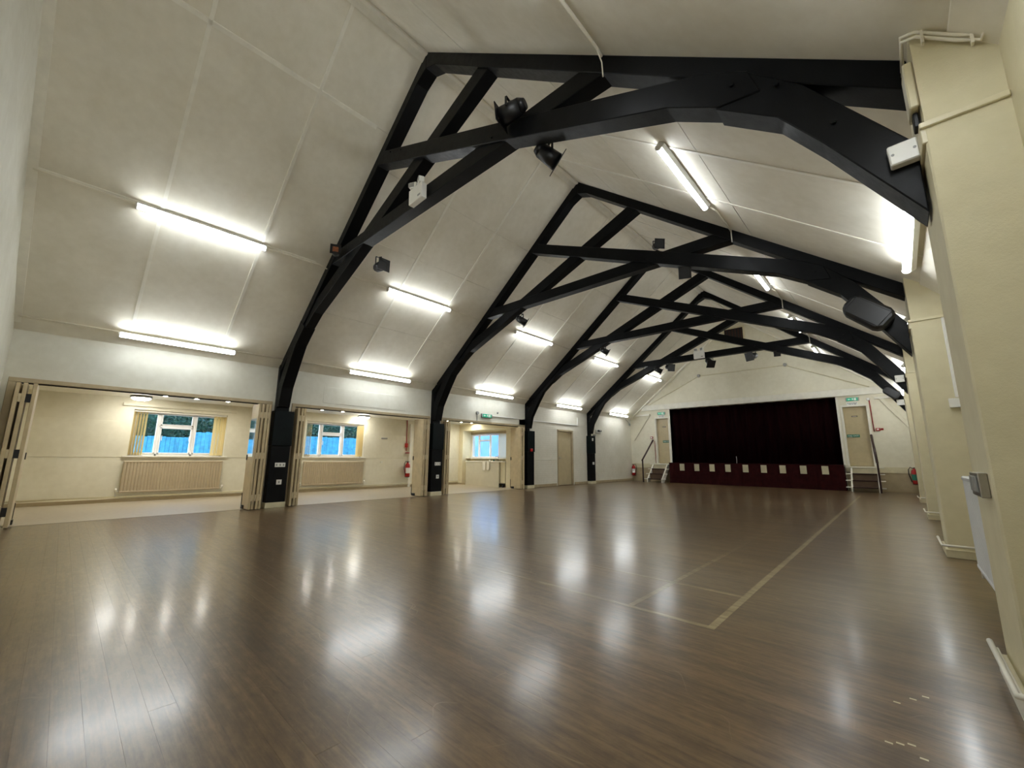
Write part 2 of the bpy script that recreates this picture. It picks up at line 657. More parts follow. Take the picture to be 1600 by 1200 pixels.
# ------------------------------------------------------------------ walls
# left wall with three wide openings (doors folded back), header above
OPEN = [(-0.60, 2.70), (3.22, 6.60), (7.12, 10.52)]
HT = 2.03
b = B()
LT = -0.12
b.box(LT, 0, YN, OPEN[0][0], 0, HT)
b.box(LT, 0, OPEN[0][1], OPEN[1][0], 0, HT)
b.box(LT, 0, OPEN[1][1], OPEN[2][0], 0, HT)
b.box(LT, 0, OPEN[2][1], 10.62, 0, HT)
b.box(LT, 0, YN, 10.62, HT, 2.86)
wl = struct(b, 'wall_left', 'wall')
B().box(0, 0.006, 3.78, 5.9, 2.17, 2.54, 0.003).obj('header_panel', 'wall', wl)
b = B()
DY0, DY1, DZ = 12.44, 13.46, 2.06
b.box(-0.25, 0, 10.62, DY0, 0, 2.86).box(-0.25, 0, DY1, YE, 0, 2.86).box(-0.25, 0, DY0, DY1, DZ, 2.86)
wl2 = struct(b, 'wall_left', 'wall_brick')
# rails and seams on the brick bays
B().box(0, 0.012, 10.98, DY0 - 0.08, 0.93, 0.965, 0.003).obj('dado_strip', 'wall', wl2)
B().box(0, 0.008, 14.86, 16.0, 1.09, 1.11).obj('dado_strip', 'wall', wl2)
B().box(0, 0.008, 17.4, 18.2, 1.09, 1.11).obj('dado_strip', 'wall', wl2)
struct(B().box(0, 0.022, 10.62, DY0 - 0.07, 0, 0.10, 0.004).box(0, 0.022, DY1 + 0.07, 14.42, 0, 0.10, 0.004).box(0, 0.022, 14.80, YE, 0, 0.10, 0.004), 'baseboard_left', 'trim')

# opening trims
tn = 1
for (ya, yb) in OPEN:
    t = struct(B().box(-0.135, 0.018, ya - 0.075, yb + 0.075, HT, HT + 0.065, 0.005), 'trim_%d' % tn, 'trim')
    B().box(-0.135, 0.018, ya - 0.075, ya, 0, HT, 0.005).obj('jamb', 'trim', t)
    B().box(-0.135, 0.018, yb, yb + 0.075, 0, HT, 0.005).obj('jamb', 'trim', t)
    B().box(-0.09, -0.04, ya, yb, HT - 0.012, HT, 0.003).obj('door_track', 'dark', t)
    tn += 1

# door in the left wall
d = struct(B().box(-0.12, 0.02, DY0 - 0.0, DY0 + 0.075, 0, DZ, 0.006).box(-0.12, 0.02, DY1 - 0.075, DY1, 0, DZ, 0.006).box(-0.12, 0.02, DY0, DY1, DZ - 0.07, DZ, 0.006), 'door_1', 'trim')
B().box(-0.24, -0.13, DY0 + .01, DY1 - .01, 0.0, DZ - .01).obj('door_backing', 'dark', d)  # unseen dark board added to stop daylight leaking in round the door
lf = B().box(-0.09, -0.045, DY0 + 0.08, DY1 - 0.08, 0.01, DZ - 0.075, 0.004).obj('door_leaf', 'door', d)
B().cyl((-0.045, DY0 + 0.15, 1.0), (-0.01, DY0 + 0.15, 1.0), 0.012).cyl((-0.015, DY0 + 0.15, 1.0), (-0.015, DY0 + 0.27, 1.0), 0.009).box(-0.045, -0.038, DY0 + 0.12, DY0 + 0.18, 0.92, 1.08).obj('door_handle', 'chrome', lf)

# right wall and piers
wr = struct(B().box(XR, XR + 0.25, YN, YE, -0.1, 2.9), 'wall_right', 'pier')
struct(B().box(XR - 0.02, XR, YN, 2.60, 0, 0.12, 0.004).box(XR - 0.02, XR, 3.23, 6.48, 0, 0.12, 0.004).box(XR - 0.02, XR, 7.10, 10.36, 0, 0.12, 0.004).box(XR - 0.02, XR, 10.98, 14.24, 0, 0.12, 0.004).box(XR - 0.02, XR, 14.86, YE, 0, 0.12, 0.004), 'baseboard_right', 'creamtrim')
for ty in TY:
    ya, yb = ty - 0.20, ty + 0.37
    pr = B().prism([(XP + 0.008, 2.60), (XR + 0.02, 2.60), (XR + 0.02, roof(XR) - 0.0), (XP + 0.008, roof(XP) - 0.006)], ya + 0.006, yb - 0.006, 'Y').box(XP, XR + 0.02, ya, yb, 0, 2.60, 0.008).obj('pier', 'pier', wr)
    B().box(XP - 0.014, XR, ya - 0.014, ya + 0.01, 2.585, 2.615, 0.004).box(XP - 0.014, XP + 0.01, ya, yb, 2.51, 2.615, 0.004).obj('ledge', 'creamtrim', pr)
    B().box(XP - 0.022, XR, ya - 0.022, yb + 0.02, 0, 0.085, 0.005).obj('skirting', 'creamtrim', pr)
    B().tube([(XR - 0.02, ya - 0.045, 0.125), (XP - 0.045, ya - 0.045, 0.125), (XP - 0.045, yb + 0.05, 0.125)], 0.012).obj('heating_pipe', 'whitetrim', pr)

# near gable (behind and left of the camera)
b = B()
b.prism([(-0.25, -0.1), (XR + 0.25, -0.1), (XR + 0.25, roof(XR + .25)), (XA, ZA + 0.05), (-0.25, roof(-.25))], YN - 0.2, YN)
wn = struct(b, 'wall_near', 'wall')
B().prism([(0.0, 0), (XR, 0), (XR, 2.85), (8.78, 3.3), (6.45, 4.28), (3.7, 4.28), (1.05, 3.34), (0.0, 2.78)], YN, YN + 0.03, 'Y', 0.004).obj('boxed_truss_panel', 'wall', wn)

# far gable with proscenium and two stage doors
DL = (1.24, 1.84)
DR = (7.97, 8.64)
PL, PRR = 1.92, 7.83
SZ = 0.80
T0, T1 = YE, YE + 0.22
b = B()
b.box(-0.25, DL[0], T0, T1, 0, 3.2).box(DL[1], PL, T0, T1, SZ, 3.2).box(PRR, DR[0], T0, T1, SZ, 3.2).box(DR[1], XR + .25, T0, T1, 0, 3.2)
b.box(DL[0], DL[1], T0, T1, 2.82, 3.2).box(DR[0], DR[1], T0, T1, 2.84, 3.2)
b.box(DL[0], DR[1], T0, T1, 0, SZ)
b.prism([(0.25, 3.2), (9.49, 3.2), (XA, ZA + 0.06)], T0, T1)
we = struct(b, 'wall_end', 'wall_side')
B().prism([(0.98, 3.42), (3.29, 4.52), (6.46, 4.54), (8.78, 3.42)], T0 - 0.02, T0, 'Y', 0.004).obj('boxed_truss_panel', 'wall_side', we)
for nm, xa, xb in (('left', 0.0, 1.9), ('right', 7.88, XR)):
    B().box(xa, xb, T0 - 0.025, T0, 0.60, 0.79, 0.004).obj('stage_level_board', 'creamtrim', we)
    B().box(xa, xb, T0 - 0.01, T0, 0.0, 0.60).obj('lower_panel', 'trim', we)
B().prism([(0.95, 3.0), (1.02, 3.0), (0.18, 1.82), (0.12, 1.88)], T0 - 0.05, T0, 'Y', 0.004).obj('corner_brace', 'wall_side', we)
B().prism([(8.93, 3.08), (9.05, 3.08), (9.70, 2.02), (9.62, 1.98)], T0 - 0.05, T0, 'Y', 0.004).obj('corner_brace', 'wall_side', we)
B().box(0.18, 1.0, T0 - 0.09, T0, 2.96, 3.03, 0.005).obj('corner_tie', 'whitetrim', we)
B().box(8.86, XR, T0 - 0.09, T0, 3.02, 3.09, 0.005).obj('corner_tie', 'whitetrim', we)
pb = struct(B().box(0.62, 9.2, T0 - 0.10, T0, 3.20, 3.44, 0.008), 'trim_4', 'whitetrim')
B().box(PL - 0.06, PL, T0 - 0.015, T1, SZ, 3.2, 0.004).obj('proscenium_jamb', 'whitetrim', pb)
B().box(PRR, PRR + 0.06, T0 - 0.015, T1, SZ, 3.2, 0.004).obj('proscenium_jamb', 'whitetrim', pb)

dn = 2
for (xa, xb), zt in ((DL, 2.82), (DR, 2.84)):
    d = struct(B().box(xa - 0.04, xa + 0.02, T0 - 0.02, T1, SZ, zt, 0.005).box(xb - 0.02, xb + 0.04, T0 - 0.02, T1, SZ, zt, 0.005).box(xa - 0.04, xb + 0.04, T0 - 0.02, T1, zt - 0.02, zt + 0.04, 0.005), 'door_%d' % dn, 'whitetrim')
    lf = B().box(xa + 0.02, xb - 0.02, T0 + 0.12, T0 + 0.165, SZ + 0.01, zt - 0.02, 0.004).obj('door_leaf', 'door', d)
    hx = xa + 0.08 if dn == 3 else xb - 0.08
    B().cyl((hx, T0 + 0.12, 1.78), (hx, T0 + 0.085, 1.78), 0.012).cyl((hx, T0 + 0.09, 1.78), (hx + 0.1 * (1 if dn == 3 else -1), T0 + 0.09, 1.78), 0.008).obj('door_handle', 'chrome', lf)
    dn += 1

# side room shell
b = B()
SX = -3.10
W1 = (0.96, 2.72)
W2 = (4.66, 6.42)
WZ = (0.98, 2.0)
b.box(SX - 0.3, SX, YN, W1[0], 0, 2.3).box(SX - 0.3, SX, W1[1], W2[0], 0, 2.3).box(SX - 0.3, SX, W2[1], 10.75, 0, 2.3)
for wy in (W1, W2):
    b.box(SX - 0.3, SX, wy[0], wy[1], 0, WZ[0]).box(SX - 0.3, SX, wy[0], wy[1], WZ[1], 2.3)
wb = struct(b, 'wall_side_room_back', 'wall_side')
for yy0, yy1 in ((YN, W1[0]), (W1[1], W2[0]), (W2[1], 10.3)):
    B().box(SX, SX + 0.008, yy0 + 0.0, yy1 - 0.0, 0.95, 1.72, 0.002).obj('lining_band', 'wall_side', wb)
# end wall of the side room with a window nook
NX = -2.88
b = B()
b.box(SX - 0.3, NX, 10.32, 10.75, 0, 2.3).box(NX, 0, 10.32, 10.75, 2.0, 2.3).box(-0.6, -0.36, 10.32, 10.75, 0, 2.0).box(-0.36, -0.12, 10.58, 10.75, 0, 2.0)
b.box(NX, -0.6, 10.72, 10.95, 0, 0.96).box(NX, -0.6, 10.72, 10.95, 1.88, 2.05).box(-0.85, -0.6, 10.72, 10.95, 0.96, 1.88).box(NX - .05, NX, 10.72, 10.95, 0, 2.3)
we2 = struct(b, 'wall_side_room_end', 'wall_kit')
struct(B().box(SX - 0.3, -0.25, YN - 0.2, YN, 0, 2.3), 'wall_side_room_near', 'wall_side')
struct(B().box(SX - 0.3, -0.13, YN - .2, 10.95, 2.25, 2.36), 'ceiling', 'whitetrim')
struct(B().box(SX, SX + 0.02, YN, 10.3, 0, 0.075, 0.004), 'baseboard_side_room', 'trim')
B().tube([(SX + 0.045, YN, 0.115), (SX + 0.045, 10.28, 0.115)], 0.016).obj('heating_pipe', 'creamtrim', wb)
struct(B().box(NX - .2, -0.9, 10.30, 10.32, 0, 0.06), 'baseboard_side_room', 'trim')

# ------------------------------------------------------------------ ceiling boards on the roof slopes
cb = B()
cb.prism([(-0.1, roof(-.1) + .03), (XA, ZA + .03), (XA, ZA + .15), (-0.1, roof(-.1) + .15)], YN - .2, YE + .2)
cb.prism([(XR + .1, roof(XR + .1) + .03), (XA, ZA + .03), (XA, ZA + .15), (XR + .1, roof(XR + .1) + .15)], YN - .2, YE + .2)
ce = struct(cb, 'ceiling', 'dark')
NRM = Vector((K, 0, -1)).normalized()
def slope_slab(xa, xb, ya, yb, inner, outer, right, bld=None):
    """board on a roof slope between two x and two y; inner/outer = offsets into the room"""
    bld = bld or B()
    nz = math.sqrt(1 + K * K)
    if right:
        xa, xb = mx(xa), mx(xb)
    pts = [(xa, roof(xa) - inner * nz), (xb, roof(xb) - inner * nz), (xb, roof(xb) - outer * nz), (xa, roof(xa) - outer * nz)]
    return bld.prism(pts, ya, yb, 'Y')
bays = [(YN, TY[0] + 0.1)] + [(TY[i] + 0.1, TY[i + 1] + 0.1) for i in range(3)] + [(TY[3] + 0.1, YE)]
for bi, (ya, yb) in enumerate(bays):
    if bi == 0:
        cols = [ya, 0.50, 1.77, yb]
        rowsL = [0.17, 1.95, 3.90, XA - 0.02]
        rowsR = [0.05, 2.02, 3.97, XA - 0.02]
    else:
        o = TY[bi - 1]
        cols = [ya, o + 1.52, o + 2.80, yb]
        rowsL = [0.17, 1.20, 1.95, 2.56, 3.50, XA - 0.02]
        rowsR = [0.05, 1.74, 2.98, 3.97, XA - 0.02]
    for right, rows in ((False, rowsL), (True, rowsR)):
        for r0, r1 in zip(rows, rows[1:]):
            for c0, c1 in zip(cols, cols[1:]):
                g = 0.0032
                slope_slab(r0 + g, r1 - g, c0 + g, c1 - g, 0.0, -0.02, right).obj('ceiling_board', 'ceil', ce)
    # cover battens over the rafters' joints
    for c in cols[1:-1]:
        slope_slab(0.17, XA - 0.03, c - 0.022, c + 0.022, 0.011, -0.004, False).obj('batten', 'batten', ce)
        slope_slab(0.05, XA - 0.03, c - 0.022, c + 0.022, 0.009, -0.004, True).obj('batten', 'batten', ce)
    if bi == 0:
        for r in (1.95, 3.90):
            slope_slab(r - 0.02, r + 0.02, ya + .01, yb - .3, 0.011, -0.004, False).obj('batten', 'batten', ce)
# eave covings and gable strips
tr5 = struct(B().prism([(0.0, 2.80), (0.17, roof(.17) - 0.02), (0.17, roof(.17) + 0.02), (0.0, 2.92)], YN, YE), 'trim_5', 'ceil')
tr6 = struct(B().prism([(XR, 2.86), (9.66, roof(9.66) - 0.02), (9.66, roof(9.66) + 0.02), (XR, 2.98)], YN, YE), 'trim_6', 'ceil')
b = B()
slope_slab(0.1, XA, YN, YN + 0.09, 0.02, -0.005, False, b)
struct(b, 'trim_7', 'batten')
b = B()
slope_slab(0.1, XA, YE - 0.16, YE, 0.05, -0.005, False, b)
slope_slab(0.1, XA, YE - 0.16, YE, 0.05, -0.005, True, b)
struct(b, 'trim_8', 'batten')
struct(B().prism([(XA - 0.10, ZA - 0.115), (XA - 0.03, ZA - 0.06), (XA + 0.03, ZA - 0.06), (XA + 0.03, ZA), (XA - 0.10, ZA - 0.07)], YN, YE), 'trim_9', 'batten')
# boards have sagged a little at the eaves: rounded lower lips with the cable along them
tag(B().tube([(0.20, YN + 0.06, roof(.2) - 0.03), (0.20, 2.8, roof(.2) - 0.03)], 0.015).obj('cable_run', 'cable'), 'cream painted cable along left eave in the bay nearest the camera', 'cable')
for i in range(3):
    tag(B().tube([(0.20, TY[i] + .2, roof(.2) - 0.03), (0.20, TY[i + 1], roof(.2) - 0.03)], 0.015).obj('cable_run', 'cable'), 'cream painted cable along left eave between the %s trusses' % ['first and second', 'second and third', 'third and fourth'][i], 'cable')
tag(B().tube([(0.20, TY[3] + .2, roof(.2) - 0.03), (0.20, YE, roof(.2) - 0.03)], 0.015).obj('cable_run', 'cable'), 'cream painted cable along left eave beside the stage gable', 'cable')
def cable_pair(p, q, r_, label):
    t = thing('cable_run', label, 'cable', p[0])
    B().tube(p, r_).obj('cable_length', 'cable', t)
    B().tube(q, r_).obj('cable_length', 'cable', t)
z_ = roof(1.94) - 0.016
cable_pair([(1.96, YN + 0.05, z_), (1.94, YC[0] - 0.82, z_)], [(1.94, YC[0] + 0.82, z_), (1.96, 2.7, z_), (2.02, 2.82, roof(2.0) - 0.12)], 0.012, 'painted cable along middle of left roof slope in the nearest bay')
for i in range(3):
    cable_pair([(1.94, TY[i] + .2, z_), (1.94, YC[i + 1] - .82, z_)], [(1.94, YC[i + 1] + .82, z_), (1.94, TY[i + 1], z_)], 0.010, 'painted cable linking the upper left strip light between the %s trusses' % ['first and second', 'second and third', 'third and fourth'][i])
tag(B().tube([(7.72, 2.02, roof(7.72) - 0.03), (7.72, 2.70, roof(7.72) - 0.03), (7.72, 2.79, roof(7.72) - 0.05)], 0.015).tube([(7.72, 2.70, roof(7.72) - 0.03), (7.715, 2.80, roof(7.72) - 0.10), (7.715, 2.812, roof(7.72) - 0.24)], 0.006).obj('conduit', 'cable'), 'white conduit on right slope running down to the nearest truss', 'conduit')
for i in range(4):
    ye = TY[i + 1] - .02 if i < 3 else YE
    tag(B().tube([(7.67, YC[i + 1] + .99, roof(7.67) - 0.04), (7.72, YC[i + 1] + 1.1, roof(7.72) - 0.03), (7.72, ye, roof(7.72) - 0.03)], 0.014).tube([(7.72, ye, roof(7.72) - 0.03), (7.72, ye + 0.005, roof(7.72) - 0.22)], 0.008).obj('conduit', 'cable'), 'white conduit on right slope feeding the upper strip light %s' % ['between first and second trusses', 'between second and third trusses', 'between third and fourth trusses', 'beyond the fourth truss'][i], 'conduit')

# ------------------------------------------------------------------ roof trusses
def make_truss(loc, label, slim=False):
    t = thing('roof_truss', label, 'truss', loc)
    Y0 = loc[1]
    bv = 0.006
    def mem(name, pts, y0, y1, mirror=False):
        p = [(mx(a), c) for a, c in pts][::-1] if mirror else pts
        return B().prism(p, Y0 + y0, Y0 + y1, 'Y', bv).obj(name, 'black', t)
    # principal rafters against the boards
    rp = [(XA, ZA - 0.0), (9.53, roof(9.53)), (9.53, roof(9.53) - 0.185), (XA + 0.22, roof(XA + .22) - 0.20), (XA, ZA - 0.28)]
    mem('principal_rafter', rp, 0, 0.2)
    lp = [(XA, ZA - 0.0), (0.02, roof(0.02)), (0.02, roof(0.02) - 0.2), (XA - 0.22, roof(XA - .22) - 0.20), (XA, ZA - 0.28)]
    mem('principal_rafter', lp[::-1], 0, 0.2)
    # level collar
    mem('collar_beam', [(2.10, 4.405), (7.76, 4.405), (7.62, 4.605), (2.28, 4.605)], 0.012, 0.19)
    # scissor braces
    sb = [(3.62, 5.62), (5.93, 4.645), (8.25, 3.665), (8.60, 3.44), (8.86, 3.40), (8.80, 3.60), (8.53, 3.775), (6.4, 4.685), (3.80, 5.775)]
    mem('scissor_brace', sb, -0.02, 0.17)
    sa = [(3.46, 5.665), (5.93, 4.62), (8.25, 3.665), (8.60, 3.44), (8.86, 3.40), (8.80, 3.60), (8.53, 3.775), (6.4, 4.66), (3.66, 5.815)]
    mem('scissor_brace', sa, 0.03, 0.20, True)
    # knee braces
    kr = [(8.58, 3.445), (8.93, 3.16), (9.14, 2.85), (9.512, 2.24), (9.512, 2.64), (9.31, 2.95), (9.08, 3.30), (8.78, 3.62)]
    mem('knee_brace', kr, -0.01, 0.19)
    kl = [(8.58, 3.445), (8.93, 3.16), (9.14, 2.85), (9.44, 2.36), (9.53, 1.98), (9.66, 1.98), (9.66, 2.42), (9.5, 2.70), (9.31, 2.98), (9.08, 3.30), (8.78, 3.62)]
    mem('knee_brace', kl, 0.02 if slim else -0.005, 0.15 if slim else 0.21, True)
    # wall post in two stages on the left wall
    wp = B().box(0.001, 0.105, Y0 + (0.02 if slim else -0.01), Y0 + (0.16 if slim else 0.24), 1.86, roof(0.06) - 0.02, 0.005).obj('wall_post', 'black', t)
    lc = B().box(0.001, 0.20, Y0 - 0.05, Y0 + 0.32, 1.20, 1.90, 0.006).obj('post_casing', 'casing', t)
    B().box(0.001, 0.175, Y0 - 0.045, Y0 + 0.31, 0.105, 1.20, 0.006).obj('post_base', 'black', t)
    B().box(0.001, 0.19, Y0 - 0.05, Y0 + 0.315, 0.0, 0.105, 0.006).obj('post_skirting', 'creamtrim', t)
    # bolt heads
    bb = B()
    for bx, bz in ((4.05, 5.62), (4.35, 5.49), (6.3, 4.55), (8.7, 3.55), (9.2, 2.95), (8.95, 3.38)):
        bb.cyl((bx, Y0 - 0.035, bz), (bx, Y0 - 0.018, bz), 0.014, seg=6)
    bb.obj('bolt_heads', 'black', t, kind='stuff')
    return t
tr1 = make_truss((XA, TY[0], 0), 'black timber roof truss nearest the camera, its right foot on the big near pier')
dup(tr1, (XA, TY[1], 0), None, 'second black timber roof truss from the camera, black speaker at its right foot')
tr3 = make_truss((XA, TY[2], 0), 'third black timber roof truss from the camera, between the plain middle bays', True)
dup(tr3, (XA, TY[3], 0), None, 'farthest black timber roof truss, nearest the stage, hung with small spotlights')
# gusset board behind the right half of the nearest truss
g = B().prism([(8.23, 3.83), (8.89, 3.31), (9.0, 3.4), (8.6, 3.85)], TY[0] + 0.171, TY[0] + 0.20, 'Y', 0.003)
g.obj('gusset_board', 'black', tr1)

# ------------------------------------------------------------------ strip lights
def make_strip(loc, rot, label):
    t = thing('strip_light', label, 'light', loc, rot, 'fluorescent strip lights on the roof slopes')
    L = 0.79
    B().box(-0.044, 0.044, -L - 0.01, L + 0.01, -0.05, 0.004, 0.004).obj('body', 'white_plastic', t, local=True)
    prof = []
    for k in range(9):
        a = math.pi * k / 8
        prof.append((0.036 * math.cos(a), -0.058 - 0.038 * math.sin(a)))
    prof = [(0.036, -0.05)] + prof + [(-0.036, -0.05)]
    B().prism([(x, z) for x, z in prof], -L, L, 'Y').obj('diffuser', 'tube', t, local=True)
    for sgn in (-1, 1):
        B().prism([(x * 1.06, z * 1.04) for x, z in prof], sgn * L, sgn * (L + 0.02), 'Y').obj('end_cap', 'white_plastic', t, local=True)
    return t
ANG = math.atan(K)
ANGR = math.atan(KR)
BAYN = ['in the bay nearest the camera', 'between first and second trusses', 'between second and third trusses', 'between third and fourth trusses', 'in the last bay by the stage']
src = None
for side in (0, 1):
    for lvl in (0, 1):
        for bi in range(5):
            y = YC[bi]
            if side == 0:
                if lvl == 0:
                    x, z, a, y = 0.21, 2.93, -1.2, y + 0.13
                else:
                    x, a = 1.94, -ANG
                    z = roof(x) - 0.012
            else:
                if lvl == 0:
                    x, a, y = 9.60, 1.05, y + 0.30
                    z = roof(x) - 0.02
                else:
                    x, a, y = 7.65, ANGR, y + 0.16
                    z = roof(x) - 0.012
            lb = '%s strip light on the %s slope %s' % ('eave' if lvl == 0 else 'upper', 'right' if side else 'left', BAYN[bi])
            if src is None:
                src = make_strip((x, y, z), (0, a, 0), lb)
            else:
                dup(src, (x, y, z), (0, a, 0), lb)

# ------------------------------------------------------------------ folding doors
def fold_stack(y0, dirn, n, label, wid=(-0.24, 0.30), face_mirror=False, skew=0.0, centres=None):
    """n leaves folded face to face; y0 = jamb side, dirn = into the opening"""
    t = thing('folding_door', label, 'folding door', (0.03, y0, 0))
    th, pitch = 0.042, 0.060
    for k in range(n):
        yc = y0 + dirn * (0.035 + k * pitch) if centres is None else centres[k]
        ang = skew if k == n - 1 else (0.015 if k % 2 else -0.015)
        L = wid[1] - wid[0]
        R = Matrix.Rotation(ang, 3, 'Z')
        xc = (wid[0] + wid[1]) / 2 + 0.012 * (k % 2)
        if k == n - 1 and abs(skew) > 0.05:
            yc += dirn * L * 0.5 * math.sin(abs(skew))
        b = B()
        b.box(xc - L / 2, xc + L / 2, yc - th / 2, yc + th / 2, 0.012, HT - 0.035, 0.004, rot=R)
        p = b.obj('door_leaf', 'panel', t)
        if k == n - 1:
            # vision panel, flush bolt and foot block on the outer face
            fy = yc + dirn * (th / 2 + 0.001)
            def onface(dx0, dx1, z0, z1, mat, nm, d=0.004):
                bb = B()
                cx = (dx0 + dx1) / 2
                off = R @ Vector((cx, dirn * (th / 2 + d / 2), 0))
                bb.box(xc + off.x - (dx1 - dx0) / 2, xc + off.x + (dx1 - dx0) / 2, yc + off.y - d / 2, yc + off.y + d / 2, z0, z1, rot=R)
                bb.obj(nm, mat, p)
            if face_mirror:
                onface(-L / 2 + 0.02, L / 2 - 0.06, 0.98, 1.72, 'mirror', 'vision_panel')
            onface(-L / 2 + 0.015, -L / 2 + 0.05, 0.92, 1.02, 'blackplastic', 'pull_handle', 0.012)
            onface(-L / 2 + 0.05, -L / 2 + 0.17, 0.012, 0.075, 'blackplastic', 'foot_block', 0.02)
            onface(-L / 2 + 0.005, -L / 2 + 0.02, 0.03, 0.30, 'dark', 'flush_bolt', 0.008)
        if k < n - 1:
            yn = yc + dirn * pitch if centres is None else centres[k + 1]
            yb = (yc + yn) / 2
            hw = max(0.014, abs(yn - yc) / 2 - th / 2 + 0.004)
            bb = B()
            for hz in (0.22, 1.0, 1.78):
                bb.box(wid[1] - 0.03, wid[1] + 0.006, yb - hw, yb + hw, hz - 0.06, hz + 0.06, 0.002)
            bb.obj('hinges', 'panel_edge' if hw < 0.02 else 'blackplastic', p, kind='stuff')
    return t
fold_stack(OPEN[0][0], 1, 3, 'tan folding door leaves stacked at left end of the nearest opening', centres=(-0.55, -0.49, -0.395))
fold_stack(OPEN[0][1], -1, 4, 'tan folding door stack with vision panel left of the nearest black post', wid=(-0.14, 0.28), face_mirror=True)
fold_stack(OPEN[1][0], 1, 3, 'tan folding door stack right of the nearest black post', wid=(-0.36, 0.15))
fold_stack(OPEN[1][1] - 0.02, -1, 4, 'pale folding door stack left of the second black post', wid=(-0.24, 0.18))
fold_stack(OPEN[2][0], 1, 3, 'tan folding door stack right of the second black post', wid=(-0.36, 0.13))
fold_stack(OPEN[2][1] - 0.10, -1, 4, 'pale folding door stack left of the third black post', wid=(-0.28, 0.17))

# ------------------------------------------------------------------ windows
def window(idx, y0, y1, label_left, nslat, kindx=True):
    z0, z1 = WZ
    x0, x1 = SX - 0.24, SX - 0.18
    f = 0.045
    w = B()
    w.box(x0, x1, y0, y0 + f, z0, z1, 0.004).box(x0, x1, y1 - f, y1, z0, z1, 0.004).box(x0, x1, y0, y1, z0, z0 + f, 0.004).box(x0, x1, y0, y1, z1 - f, z1, 0.004)
    m1 = y0 + (y1 - y0) * 0.275
    m2 = y0 + (y1 - y0) * 0.645
    w.box(x0, x1, m1 - 0.022, m1 + 0.022, z0, z1, 0.004).box(x0, x1, m2 - 0.022, m2 + 0.022, z0, z1, 0.004)
    o = struct(w, 'window_%d' % idx, 'pvc')
    B().box(x0, SX + 0.05, y0 - 0.08, y1 + 0.08, z0 - 0.03, z0, 0.004).obj('window_sill', 'whitetrim', o)
    cells = [(y0 + f, m1 - .022, z0 + f, z1 - f), (m1 + .022, m2 - .022, z0 + f, z0 + 0.66), (m1 + .022, m2 - .022, z0 + 0.70, z1 - f), (m2 + .022, y1 - f, z0 + f, z1 - f)]
    B().box(x0, x1, m1, m2, z0 + 0.66, z0 + 0.70, 0.003).obj('transom', 'pvc', o)
    for (a, b_, c, d_) in cells:
        s = 0.03
        cs = B().box(x0 + .005, x1 + .015, a, a + s, c, d_, 0.004).box(x0 + .005, x1 + .015, b_ - s, b_, c, d_, 0.004).box(x0 + .005, x1 + .015, a, b_, c, c + s, 0.004).box(x0 + .005, x1 + .015, a, b_, d_ - s, d_, 0.004).obj('casement', 'pvc', o)
        B().box(x0 + 0.02, x0 + 0.026, a + s * .5, b_ - s * .5, c + s * .5, d_ - s * .5).obj('pane', 'glass', cs)
    B().box(x1 + .015, x1 + .04, m1 + .06, m1 + .075, z0 + .35, z0 + .47, 0.003).box(x1 + .015, x1 + .04, m2 - .075, m2 - .06, z0 + .35, z0 + .47, 0.003).obj('handle', 'white_plastic', o)
window(1, W1[0], W1[1], '', 5)
window(2, W2[0], W2[1], '', 4)
def blind(y0, y1, yl, yr, label):
    t = thing('vertical_blind', label, 'blind', (SX - 0.08, y0, 2.0))
    B().box(SX - 0.10, SX - 0.055, y0 + .01, y1 - .01, 1.955, 1.995, 0.004).obj('headrail', 'whitetrim', t)
    ys = [y0 + 0.03 + (yl - y0) * k / 4.0 for k in range(5)] + [y1 - 0.03 - (y1 - yr) * k / 3.0 for k in range(4)]
    for k, yy in enumerate(ys):
        R = Matrix.Rotation(math.radians(62 if k < 5 else -58), 3, 'Z')
        B().box(SX - 0.0805, SX - 0.0790, yy - 0.044, yy + 0.044, 1.0, 1.955, rot=R).obj('blind_slat', 'blind', t)
blind(W1[0], W1[1], 1.16, 2.52, 'cream vertical blind drawn to both sides of the nearest side room window')
blind(W2[0], W2[1], 4.80, 6.28, 'cream vertical blind drawn aside on the middle side room window')
tag(B().box(SX, SX + 0.05, 0.76, 2.9, 2.07, 2.13, 0.004).obj('pelmet_rail', 'wall_side'), 'long painted rail above the nearest side room window', 'rail')

# window 3 in the nook, facing the camera
w = B()
z0, z1 = 0.98, 1.86
ya, yb = 10.78, 10.84
w.box(NX, -0.85, ya, yb, z0, z0 + .06, .004).box(NX, -0.85, ya, yb, z1 - .05, z1, .004)
for px in (NX + .03, -2.47, -1.86, -1.40, -0.88):
    w.box(px - .035, px + .035, ya - .002, yb + .002, z0 + .002, z1 - .002, .004)
o = struct(w, 'window_3', 'pvc')
B().box(-2.44, -1.89, ya, yb, 1.60, 1.66, .004).obj('transom', 'pvc', o)
for (a, c, e, g_) in ((NX + .065, -2.505, z0 + .06, z1 - .05), (-2.435, -1.895, z0 + .06, 1.60), (-2.435, -1.895, 1.66, z1 - .05), (-1.825, -1.435, z0 + .06, z1 - .05), (-1.365, -0.915, z0 + .06, z1 - .05)):
    B().box(a, c, yb - .02, yb - .014, e, g_).obj('pane', 'glass', o)
B().box(NX, -0.6, 10.5, 10.78, 0.955, 0.98, .004).obj('window_sill', 'whitetrim', o)
t = thing('vertical_blind', 'white vertical blind bunched at right of the far nook window', 'blind', (-1.1, 10.74, 1.86))
B().box(NX + .02, -0.62, 10.72, 10.75, 1.86, 1.95, .004).obj('headrail', 'trim', t)
for k in range(6):
    px = -1.30 + k * 0.075
    B().box(px - 0.04, px + 0.04, 10.734, 10.7355, 1.0, 1.86, rot=Matrix.Rotation(math.radians(25), 3, 'Z')).obj('blind_slat', 'blind_white', t)

